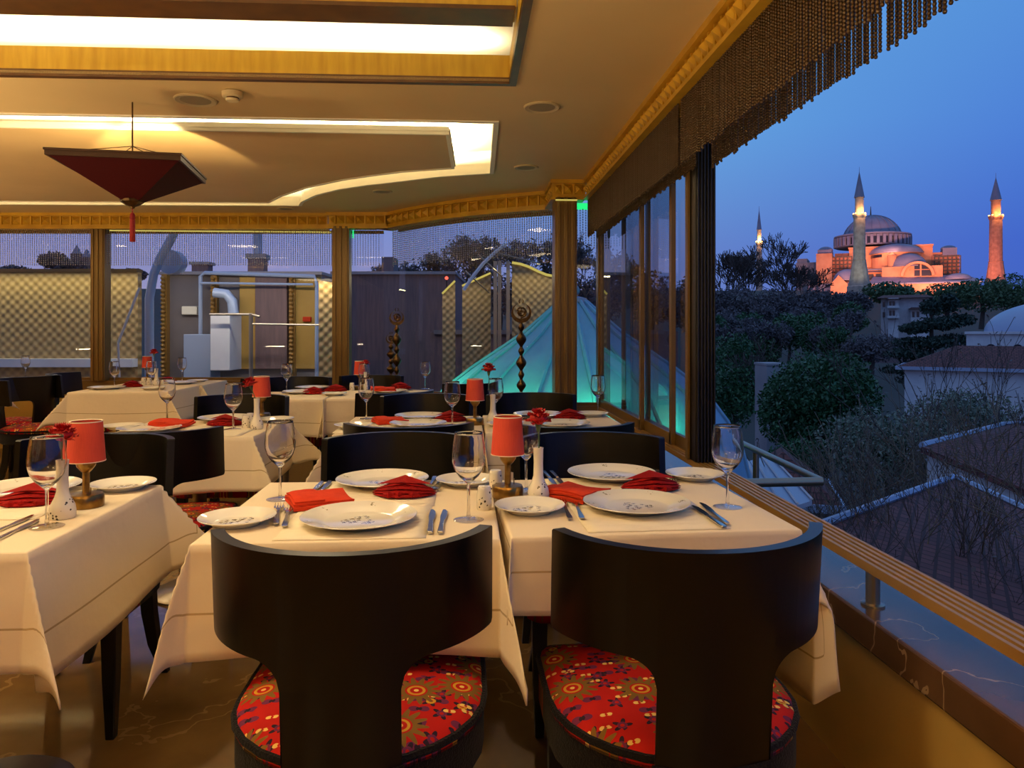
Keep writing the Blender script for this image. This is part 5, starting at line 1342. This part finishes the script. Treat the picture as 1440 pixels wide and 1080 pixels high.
# ---- houses
def hip_house(name, label, cat, c, rz, w_, l_, hw, hr, over=.3, wall='ext_white', wins=0, ridge=.5, fascia=True):
    """c = centre of the eaves level; walls go down hw, roof rises hr"""
    o = thing(name, label, cat, (c[0], c[1], c[2]-hw), rz)
    m = MB(); m.box(-w_/2, -l_/2, 0, w_/2, l_/2, hw); m.build('wall', M[wall], o)
    a, b_ = w_/2+over, l_/2+over; rl = max(0, (l_-w_))/2*1.0 if l_ > w_ else 0; rw = max(0, (w_-l_))/2 if w_ > l_ else 0
    m = MB(); m.add([(-a, -b_, hw), (a, -b_, hw), (a, b_, hw), (-a, b_, hw), (-rw, -rl, hw+hr), (rw, rl, hw+hr)], [(0, 1, 5, 4) if rw else (0, 1, 4), (2, 3, 4, 5) if rw else (2, 3, 5), (1, 2, 5) if rw else (1, 2, 5, 4), (3, 0, 4) if rw else (3, 0, 4, 5), (3, 2, 1, 0)])
    r = m.build('roof', M['tiles'], o); roof_uv(r)
    if fascia:
        m = MB(); loop_wall(m, [(-a, -b_), (a, -b_), (a, b_), (-a, b_)], .05, hw-.12, hw+.05); m.build('eaves_board', M['blue_metal'], o)
    for k in range(wins):
        for zz in (hw*.62, hw*.25):
            x = -w_/2+w_*(k+.5)/wins; m = MB(); m.box(x-w_*.06, -l_/2-.06, zz-.02*hw, x+w_*.06, -l_/2+.05, zz+hw*.16); m.build('window', M['window_dark'], o)
    return o
# foreground roof under the window, a single big tiled slope
def slope_house(name, label, cat, quad, wall_drop, wall='ext_white', fascia='blue_metal', t=.12):
    """roof slope from four real corner points (eave-left, eave-right, top-right, top-left)"""
    a, b_, c, d = [Vector(p) for p in quad]; o0 = Vector(((a.x+b_.x)/2, (a.y+b_.y)/2, min(a.z, b_.z)-wall_drop)); o = thing(name, label, cat, o0)
    P = [p-o0 for p in (a, b_, c, d)]; nn = (P[1]-P[0]).cross(P[3]-P[0]).normalized(); nn = nn if nn.z > 0 else -nn
    m = MB(); m.add([p for p in P]+[p-nn*t for p in P], [(0, 1, 2, 3), (7, 6, 5, 4), (0, 4, 5, 1), (1, 5, 6, 2), (2, 6, 7, 3), (3, 7, 4, 0)]); r = m.build('roof', M['tiles'], o); roof_uv(r)
    m = MB()
    for p, q in ((P[0], P[3]), (P[3], P[2])): m.tube([p+nn*.03, q+nn*.03], t*.55, 6)
    m.build('roof_edge', M[fascia], o)
    ins = lambda p: Vector((p.x*.96, p.y, 0)); m = MB(); cen = sum(P, Vector())/4; B = [cen+(p-cen)*.93-nn*t*1.1 for p in P]
    m.add(B+[Vector((p.x, p.y, 0)) for p in B], [(0, 1, 2, 3), (0, 4, 5, 1), (1, 5, 6, 2), (2, 6, 7, 3), (3, 7, 4, 0)]); m.build('wall', M[wall], o)
    return o
slope_house('tiled_house', 'house with a broad dark tiled roof just below the open window', 'house', (W(1150, 742, 9.4), W(1500, 960, 6.0), W(1500, 745, 11.5), W(1342, 672, 13.5)), 5, t=.10)
slope_house('tiled_house', 'house with a red roof and white fascia at the right, above the dark foreground roof', 'house', (W(1296, 628, 17), W(1500, 712, 13.5), W(1500, 590, 19), W(1412, 598, 21)), 4, t=.14)
hip_house('tiled_house', 'small brown-roofed house below the round evergreen', 'house', W(1100, 690, 17), -.35, 1.7, 2.4, 4, .95, .25, 'ext_grey')
hip_house('long_building', 'long white building with a low red roof right of the cedar', 'building', W(1492, 520, 36)+Vector((0, 1.5, 0)), -.62, 11.5, 4.5, 5, 1.1, .35)
o = thing('domed_building', 'white building with a broad pale lead dome at the right picture edge', 'building', W(1446, 505, 48), -YAW-.6); K = 48/1050*.86
m = MB(); m.box(-84*K, -2, 0, 120*K, 8, (505-463)*K); m.build('wall', M['ext_white'], o)
m = MB(); m.box(-86*K, -2.2, (505-464)*K, 122*K, 8.4, (505-460)*K); m.build('eaves', M['ext_white'], o)
m = MB(); m.lathe([(118*K*math.cos(a*PI/24)+.01, 56*K*math.sin(a*PI/24)) for a in range(13)], 32, (52*K, 5, (505-461)*K)); m.build('dome', M['blue_metal'], o, True)
for px in (1396, 1432): 
    m = MB(); m.prism([((px-1446+8*math.cos(PI*i/8))*K, (6+10*math.sin(PI*i/8))*K) for i in range(9)]+[((px-1454)*K, 2*K), ((px-1438)*K, 2*K)][:0], 0, .12); m.v = [(x, -2.1+z, (505-490)*K+y-6*K) for x, y, z in m.v]; m.build('window', M['window_dark'], o)
# balconied house
o = thing('balcony_house', 'white balconied house with red tiled roof below the mosque', 'house', W(1270, 475, 150), -YAW-.48); K = 150/1050*.93
m = MB(); m.box(-30*K, 0, 0, 34*K, 8, (475-415)*K); m.build('wall', M['ext_white'], o)
m = MB(); m.box(-20*K, -2, 0, -6*K, 0, (475-415)*K); bw = m.build('bay', M['ext_white'], o)
m = MB(); m.box(10*K, -2, 0, 31*K, 0, (475-432)*K); m.build('annex', M['ext_white'], o)
for x0, x1, y0, zz, hh in ((-36, 40, -1.2, 415, 6), (7, 34, -3, 432, 6), (-23, -3, -3, 417, 5)):
    m = MB(); m.add([(x0*K, y0-.6, (475-zz)*K), (x1*K, y0-.6, (475-zz)*K), (x1*K, 9, (475-zz)*K), (x0*K, 9, (475-zz)*K), ((x0+8)*K, 4, (475-zz+hh)*K), ((x1-8)*K, 4, (475-zz+hh)*K)], [(0, 1, 5, 4), (1, 2, 5), (2, 3, 4, 5), (3, 0, 4), (3, 2, 1, 0)]); r = m.build('roof', M['tiles'], o); roof_uv(r)
for px, py, y in ((-17, 424, -2), (-12.5, 424, -2), (-17, 438, -2), (-12.5, 438, -2), (-26, 440, 0), (13.5, 440, -2), (19.5, 440, -2), (26, 424, 0), (13.5, 455, -2), (19.5, 455, -2), (-26, 424, 0)):
    m = MB(); m.box((px-1.6)*K, y-.12, (475-py-4)*K, (px+1.6)*K, y+.05, (475-py+4)*K); m.build('window', M['window_dark'], o)
for zz in (431, 446):
    m = MB(); m.box(-21*K, -3.2, (475-zz)*K, -5*K, -1.9, (475-zz+1)*K); m.box(-21*K, -3.2, (475-zz)*K, -5*K, -3.1, (475-zz+4)*K); m.build('balcony', M['ext_white'], o)
o = thing('stone_block', 'plain grey stone block of a building left of the round evergreen', 'building', W(1092, 600, 34)); K = 34/1050
m = MB(); m.box(-14*K, 0, -3, 14*K, 1.4, 88*K); m.build('wall', M['grey_stone'], o); m = MB(); m.box(-15*K, -.06, 86*K, 15*K, 1.46, 89*K); m.build('coping', M['grey_stone'], o)
o = thing('garden_parapet', 'dark railing parapet on the slope between the trees', 'parapet', W(1222, 500, 100)); m = MB(); m.box(-5, 0, -1, 6, .4, 1.6); m.build('railing', M['ext_dark'], o); m = MB(); m.box(-5.1, -.1, 1.6, 6.1, .5, 1.8); m.build('coping', M['grey_stone'], o)
# zinc dome roof and pipe rail right outside the window
o = thing('glazed_canopy', 'pale blue glazed canopy sloping down outside, under the pipe rail', 'canopy', W(1085, 680, 9)); c0 = o.location.copy()
m = MB(); A_, B_, C_, D_ = [W(*p)-c0 for p in ((1040, 652, 10.5), (1082, 640, 10.5), (1142, 704, 8.2), (1060, 730, 8.2))]; dn = Vector((0, 0, -.05))
m.add([A_, B_, C_, D_, A_+dn, B_+dn, C_+dn, D_+dn], [(3, 2, 1, 0), (4, 5, 6, 7), (0, 1, 5, 4), (1, 2, 6, 5), (2, 3, 7, 6), (3, 0, 4, 7)]); m.build('glazing', M['blue_metal'], o)
m = MB()
for q in (0, .25, .5, .75, 1): m.tube([A_.lerp(B_, q)+Vector((0, 0, .02)), D_.lerp(C_, q)+Vector((0, 0, .02))], .015, 4)
m.build('glazing_bars', M['ext_white'], o)
p1, p2, p3 = W(1040, 622, 5.1), W(1156, 677, 3.95), W(1012, 680, 3.95)
o = thing('pipe_rail', 'grey metal pipe rail outside the window behind the right wine glass', 'rail', p2)
m = MB(); m.tube([p1-p2, Vector((0, 0, 0))], .021, 12); m.build('upper_pipe', M['steel'], o, True)
m = MB(); m.tube([p3-p2, Vector((0, 0, 0))], .024, 12); m.build('lower_pipe', M['steel'], o, True)
q1 = W(1063, 634, 4.85)-p2; m = MB(); m.tube([q1, q1+Vector((0, 0, -.75))], .02, 12); m.build('pipe_post', M['steel'], o, True)
bracket = MB(); bracket.tube([p3-p2, p3-p2+Vector((0, 0, -.9))], .02, 10); bracket.build('pipe_post', M['steel'], o, True)

# ---- green lit cone roof of the turret
ca = W(806, 423, 9.5); zb_ = -1.3; cone = thing('cone_roof', 'conical turret roof lit green and blue behind the curved window', 'roof', (ca.x, ca.y, zb_))
hh = ca.z-zb_; nseg = 16
PR = [(.17, 1.57), (.63, 1.17), (1.27, .74), (1.63, .46), (1.88, .12), (2.05, -.22), (2.15, -.64), (2.2, -1.3)]
def rad(z):
    for (r0, z0), (r1, z1) in zip(PR, PR[1:]):
        if z0 >= z >= z1: return r0+(r1-r0)*(z0-z)/(z0-z1)
    return PR[0][0] if z > PR[0][1] else PR[-1][0]
zs = [zb_+.001, -.9, -.64, -.42, -.22, -.05, .12, .3, .46, .6, .74, .95, 1.17, 1.37, 1.569]
m = MB(); vs = []; n2 = nseg*8
for z in zs:
    for i in range(n2):
        a = 2*PI*i/n2; r = rad(z)*(1-.022*math.sin(PI*((i % 8)/8))**2); vs.append((r*math.cos(a), r*math.sin(a), z-zb_))
m.add(vs, [(j*n2+i, j*n2+(i+1) % n2, (j+1)*n2+(i+1) % n2, (j+1)*n2+i) for j in range(len(zs)-1) for i in range(n2)]); m.build('covering', M['cone'], cone, True, ang=0)
for i in range(nseg):
    a = 2*PI*i/nseg; m = MB(); m.tube([(rad(z)*1.004*math.cos(a), rad(z)*1.004*math.sin(a), z-zb_+.01) for z in zs], .028, 6); m.build('rib', M['cone'], cone, True)
m = MB(); m.lathe([(.2, hh-.02), (.17, hh+.03), (.06, hh+.06)], 20); m.sphere((0, 0, hh+.13), .085, 16, 10); m.lathe([(.02, hh+.2), (.012, hh+.34)], 8); m.build('ball_finial', M['lead'], cone, True)
m = MB(); m.lathe([(2.17, -8), (2.17, 0), (2.24, 0), (2.24, .05)], 40); m.build('turret_wall', M['ext_dark'], cone)
GREEN = (.05, 1, .35)
for a, pw in ((-3.1, 190), (-2.6, 120), (-2.1, 110), (-1.6, 95), (-1.1, 40)):
    spot('green_spotlight', (ca.x+2.3*math.cos(a), ca.y+2.3*math.sin(a), .3), (ca.x+.95*math.cos(a), ca.y+.95*math.sin(a), .36), pw, GREEN, 1.35, .06, .9)

# ---- roof terrace behind the restaurant
def D3(px, py, d): return W(px, py, d)
tf = MB(); tf.box(-16, 8.4, -.1, -.6, 13.5, 0); struct(tf.build('terrace_floor', M['ext_grey']))
# gold lattice panels added outside to imitate the room's reflection in the glass
o = thing('lattice_reflection', 'gold lattice panel imitating a reflection in the leftmost window, lit from its top edge', 'screen', W(60, 500, 11.0).xy.to_3d(), -YAW)
m = MB(); zt = W(0, 383, 11).z; m.box(-3.5, 0, 0, 1.4, .12, zt); m.build('panel', M['lattice'], o)
m = MB(); m.box(-3.5, -.03, zt, 1.4, .15, zt+.05); m.build('capping', M['frame'], o)
m = MB(); m.box(-3.5, -.16, .68, 1.4, 0, .80); m.build('ledge', M['ext_white'], o)
p_ = W(0, 383, 10.86); l = area('reflection_light', (p_.x-.3, p_.y-.05, zt+.04), (math.radians(-14), 0, -YAW), 4.6, .04, 30, (1, .88, .4))  # light added along the top of the imitated reflection
o = thing('lattice_reflection', 'end of the gold lattice panel imitating a reflection, right edge of the wide back window', 'screen', W(462, 500, 10.5).xy.to_3d(), -YAW)
m = MB(); m.add([(-.14, 0, 0), (.25, 0, 0), (.25, 0, W(0, 400, 10.5).z), (-.14, 0, W(0, 394, 10.5).z)]+[(-.14, .1, 0), (.25, .1, 0), (.25, .1, W(0, 400, 10.5).z), (-.14, .1, W(0, 394, 10.5).z)], [(0, 1, 2, 3), (7, 6, 5, 4), (3, 2, 6, 7), (1, 5, 6, 2), (0, 3, 7, 4), (0, 4, 5, 1)]); m.build('panel', M['lattice'], o)
p_ = W(460, 392, 10.4); area('reflection_light', p_, (math.radians(-14), 0, -YAW), .4, .04, 3, (1, .85, .35))
o = thing('lattice_reflection', 'curved-topped gold lattice panel with glowing edge, imitating a reflection in the curved window', 'screen', W(750, 500, 13.5).xy.to_3d(), -YAW); K = 13.5/1050
def Zq(py, d=13.5): return W(0, py, d).z
top = [(720, 371), (732, 373), (744, 377), (756, 383), (768, 388), (800, 394)]
m = MB(); vs = [((px-750)*K, y, Zq(py)) for y in (0, .12) for px, py in top]+[((px-750)*K, y, 0) for y in (0, .12) for px, py in top]; n = len(top); fs = []
for i in range(n-1): fs += [(2*n+i, 2*n+i+1, i+1, i), (3*n+i, n+i, n+i+1, 3*n+i+1), (i, i+1, n+i+1, n+i)]
fs += [(0, n, 3*n, 2*n), (n-1, 3*n-1, 4*n-1, 2*n-1)]; m.add(vs, fs); m.build('panel', M['lattice'], o)
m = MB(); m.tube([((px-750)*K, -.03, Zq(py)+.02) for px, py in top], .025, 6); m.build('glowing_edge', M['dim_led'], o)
m = MB()
for px in (712, 700, 694): m.box((px-750)*K, -.1, 0, (px-750+5)*K, 0, Zq(368))
m.build('post', M['steel'], o)
for k, (px0, px1, py) in enumerate(((622, 640, 403), (650, 690, 392))):
    o = thing('lattice_reflection', ('narrow' if k == 0 else 'broader')+' slanted lattice panel under the bright canopy arm, imitating a reflection in the curved window', 'screen', W(px0, 500, 13.8).xy.to_3d(), -YAW); K = 13.8/1050
    m = MB(); zt0, zt1 = Zq(py+10, 13.8), Zq(py-8, 13.8); w2 = (px1-px0)*K
    m.add([(0, y, 0) for y in (0, .1)]+[(w2, y, 0) for y in (0, .1)]+[(w2, y, zt1) for y in (0, .1)]+[(0, y, zt0) for y in (0, .1)], [(0, 2, 4, 6), (1, 7, 5, 3), (6, 4, 5, 7), (0, 6, 7, 1), (2, 3, 5, 4)]); m.build('panel', M['lattice'], o)
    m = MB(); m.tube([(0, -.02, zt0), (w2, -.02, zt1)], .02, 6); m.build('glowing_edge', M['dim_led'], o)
area('reflection_light', W(748, 372, 13.2), (math.radians(-20), 0, -YAW), 1.1, .05, 8, (1, .85, .4))
area('reflection_light', W(660, 388, 13.5), (math.radians(-20), 0, -YAW), 1.0, .05, 4, (1, .85, .4))
o = thing('canopy_arm', 'bright curved canopy arm rising to the right beyond the curved window', 'awning', W(652, 410, 12.8))
m = MB(); m.tube([W(px, py, 12.8)-o.location for px, py in ((652, 408), (664, 390), (680, 370), (696, 355), (711, 343))], .03, 8); m.build('arm', M['ext_white'], o, True)
m = MB()
for px, py in ((664, 390), (682, 367)): m.tube([W(px, py, 12.8)-o.location, W(px-10, py-9, 12.8)-o.location], .02, 6); m.tube([W(px, py, 12.8)-o.location, W(px+24, py+22, 13.2)-o.location], .012, 6)
m.tube([W(696, 355, 12.8)-o.location, W(760, 371, 13.2)-o.location], .015, 6); m.build('strut', M['steel'], o)
area('terrace_lamp', W(330, 372, 10.2), (math.radians(25), 0, -YAW), 2.6, .06, 26, (1, .86, .68))
area('terrace_lamp', W(540, 372, 13.5), (math.radians(30), 0, -YAW), 2.0, .06, 10, (1, .82, .66))
# grey service building with doors, pipes and a chimney
o = thing('service_building', 'grey roof-top service building behind the wide back window', 'building', W(320, 500, 11.2).xy.to_3d(), -YAW); K = 11.2/1050
def zz_(py, d=11.2): return W(0, py, d).z
def bx(px0, px1, py0, py1, y0, y1, mat, name):
    m = MB(); m.box((px0-320)*K, y0, zz_(py1), (px1-320)*K, y1, zz_(py0)); return m.build(name, M[mat], o, bevel=.01)
bx(216, 446, 384, 600, .3, 1.5, 'ext_grey', 'wall'); bx(214, 448, 380, 385, .2, 1.6, 'grey_stone', 'parapet')
bx(352, 398, 388, 520, .2, .3, 'ext_dark', 'door'); bx(329, 352, 388, 520, .22, .3, 'wall', 'pilaster'); bx(305, 332, 442, 520, -.25, .25, 'ext_white', 'cabinet'); bx(246, 268, 430, 442, .22, .3, 'white_paint', 'name_plate'); bx(420, 432, 445, 452, .2, .3, 'napkin', 'alarm_box')
bx(262, 300, 470, 560, -.1, .28, 'blue_metal', 'tank'); bx(406, 444, 388, 520, .25, .3, 'wall', 'side_panel')
for px in (222, 293, 405):
    m = MB()
    for j in range(24): m.lathe([(.001, -.038), (.03, -.02), (.04, 0), (.03, .02), (.001, .038)], 8, ((px-320)*K, .16, zz_(390+j*6)), cap=False)
    m.box((px-324)*K, .2, zz_(530), (px-316)*K, .3, zz_(384)); m.build('studded_strip', M['rail'], o, True)
m = MB(); m.tube([((px-320)*K, .1, zz_(py)) for px, py in ((278, 530), (278, 388), (284, 383), (440, 388), (443, 400), (443, 530))], .03, 8); m.tube([((px-320)*K, .0, zz_(py)) for px, py in ((282, 398), (440, 400))], .018, 6); m.build('pipework', M['blue_metal'], o, True)
m = MB(); m.tube([((px-320)*K, -.1, zz_(py)) for px, py in ((305, 412), (322, 414), (330, 424), (332, 442))], .075, 10); m.build('duct', M['blue_metal'], o, True)
m = MB(); m.tube([((366-320)*K, -.4, zz_(py)) for py in (530, 442)], .03, 8); m.tube([((px-320)*K, -.4, zz_(py)) for px, py in ((310, 443), (366, 443), (378, 446))], .02, 6); m.tube([((px-320)*K, -.4, zz_(py)) for px, py in ((366, 456), (500, 458))], .015, 6); m.build('handrail', M['steel'], o, True)
for (px0, px1, py0, py1, lab) in ((271, 298, 369, 384, 'small chimney pot on the left of the service building roof'), (349, 376, 358, 384, 'square chimney with a tall flue on the service building roof')):
    c_ = thing('chimney', lab, 'chimney', D3((px0+px1)/2, py1, 11.9)); m = MB(); hw_ = (px1-px0)/2*11.9/1050; hh_ = (py1-py0)*11.9/1050
    m.box(-hw_*.8, -hw_*.8, -.1, hw_*.8, hw_*.8, hh_*.75); m.build('stack', M['ext_dark'], c_); m = MB(); m.box(-hw_, -hw_, hh_*.75, hw_, hw_, hh_); m.build('cap', M['grey_stone'], c_)
    if px0 > 300: m = MB(); m.tube([(0, 0, hh_*.9), (0, 0, hh_+.9)], .07, 10); m.build('flue', M['blue_metal'], c_, True)
o = thing('vent_duct', 'slanting blue ventilation duct at the left of the wide back window', 'duct', D3(222, 400, 9.6))
m = MB(); m.tube([D3(px, py, 9.6)-o.location for px, py in ((249, 318), (238, 341), (226, 362), (216, 386), (210, 420), (210, 560))], .055, 12); m.build('pipe', M['blue_metal'], o, True)
m = MB(); m.lathe([(.16, 0), (.16, .22)], 20); m.v = [(x, z, y) for x, y, z in m.v]; c2 = D3(238, 368, 9.9)-o.location; m.v = [(x+c2.x, y+c2.y, z+c2.z) for x, y, z in m.v]; m.build('fan_housing', M['blue_metal'], o, True)
o = thing('stay_pole', 'thin bright pole leaning behind the leftmost window', 'pole', D3(166, 482, 9.2)); m = MB(); m.tube([Vector((0, 0, 0)), D3(196, 405, 9.2)-o.location], .016, 8); m.tube([Vector((0, 0, 0)), Vector((.02, 0, -.55))], .014, 8); m.build('pole', M['ext_white'], o, True)
# dark facade behind the narrow and curved windows
o = thing('dark_facade', 'dark purplish building facade behind the curved window', 'building', W(560, 520, 16).xy.to_3d(), -YAW); K = 16/1050
m = MB(); m.box((470-560)*K, 0, -9, (640-560)*K, 3, W(0, 386, 16).z); m.build('wall', M['ext_dark'], o)
m = MB(); m.box((466-560)*K, -.1, W(0, 386, 16).z, (642-560)*K, 3.1, W(0, 382, 16).z); m.build('parapet', M['grey_stone'], o)
m = MB(); m.box((531-560)*K, .5, W(0, 382, 16).z, (548-560)*K, 1.2, W(0, 358, 16).z); m.build('chimney_stack', M['ext_dark'], o)
m = MB(); m.box((612-560)*K, -.3, W(0, 470, 16).z, (930-560)*K, -.2, W(0, 464, 16).z); m.build('coping', M['ext_grey'], o)
m = MB(); m.box((560-560)*K, -.2, -9, (950-560)*K, 0, W(0, 466, 16).z); m.build('lower_wall', M['ext_dark'], o)
for k, (px, pt) in enumerate(((560, 366), (612, 352), (650, 338), (690, 330), (735, 336), (780, 332), (826, 345), (880, 362))):
    bare(('leftmost', 'second', 'third', 'fourth', 'fifth', 'sixth', 'seventh', 'rightmost')[k]+' bare tree from the left on the skyline beyond the curved and right windows', px, 440, pt, 55, 60+k, .62, 'bark_pale', 6, group=GB, buds=1, rmin=.02)
for k, (px, py, rx, ry) in enumerate(((620, 420, 40, 45), (700, 415, 60, 45), (780, 410, 50, 50), (850, 415, 45, 45), (915, 420, 45, 50), (970, 430, 40, 50))):
    leafy(('first', 'second', 'third', 'fourth', 'fifth', 'sixth')[k]+' dark crown from the left under the skyline trees beyond the windows', px, py, rx, ry, 60, 3000, 'leaf_brown_haze', .16, 90+k, 480, group=GT)
for k, (px, py, rx, ry) in enumerate(((20, 375, 22, 12), (75, 358, 16, 14), (100, 368, 20, 14), (140, 375, 22, 10), (190, 378, 14, 10), (415, 384, 20, 8), (540, 378, 20, 16))):
    leafy(('far-left dark', 'pale rounded', 'bushy', 'low', 'small', 'low dark', 'dark')[k]+' crown on the skyline '+('behind the leftmost window', 'left of the tower-like roofs', 'over the gold lattice panel', 'right of the tower-like roofs', 'beside the left gold column', 'right of the tall chimney', 'beside the curved window edge')[k], px, py+9, rx*1.3, ry*1.15, 60, 1500, 'leaf_brown_haze', .14, 120+k, 392, group='crowns on the back skyline', sub=4)
for k, (px, ph) in enumerate(((108, 345), (122, 350))):
    o = thing('roof_turret', ('taller', 'shorter')[k]+' dark roof turret on the skyline behind the leftmost window', 'turret', D3(px, 384, 70)); K = 70/1050
    m = MB(); m.box(-6*K, -.4, -1, 6*K, .4, (384-ph-12)*K); m.build('shaft', M['ext_dark'], o); m = MB(); m.lathe([(7*K, (384-ph-12)*K), (.05, (384-ph)*K)], 8); m.build('roof', M['lead'], o)
# red aircraft lamp seen over the dark facade
o = thing('warning_lamp', 'small red warning lamp over the dark facade beyond the curved window', 'lamp', D3(628, 391, 15)); m = MB(); m.sphere((0, 0, 0), .035, 10, 8); m.build('globe', emit('red_lamp', (1, .1, .06, 1), 2.5), o, True); m = MB(); m.tube([(0, 0, -.03), (0, .3, -.9)], .012, 6); m.build('pole', M['black'], o)
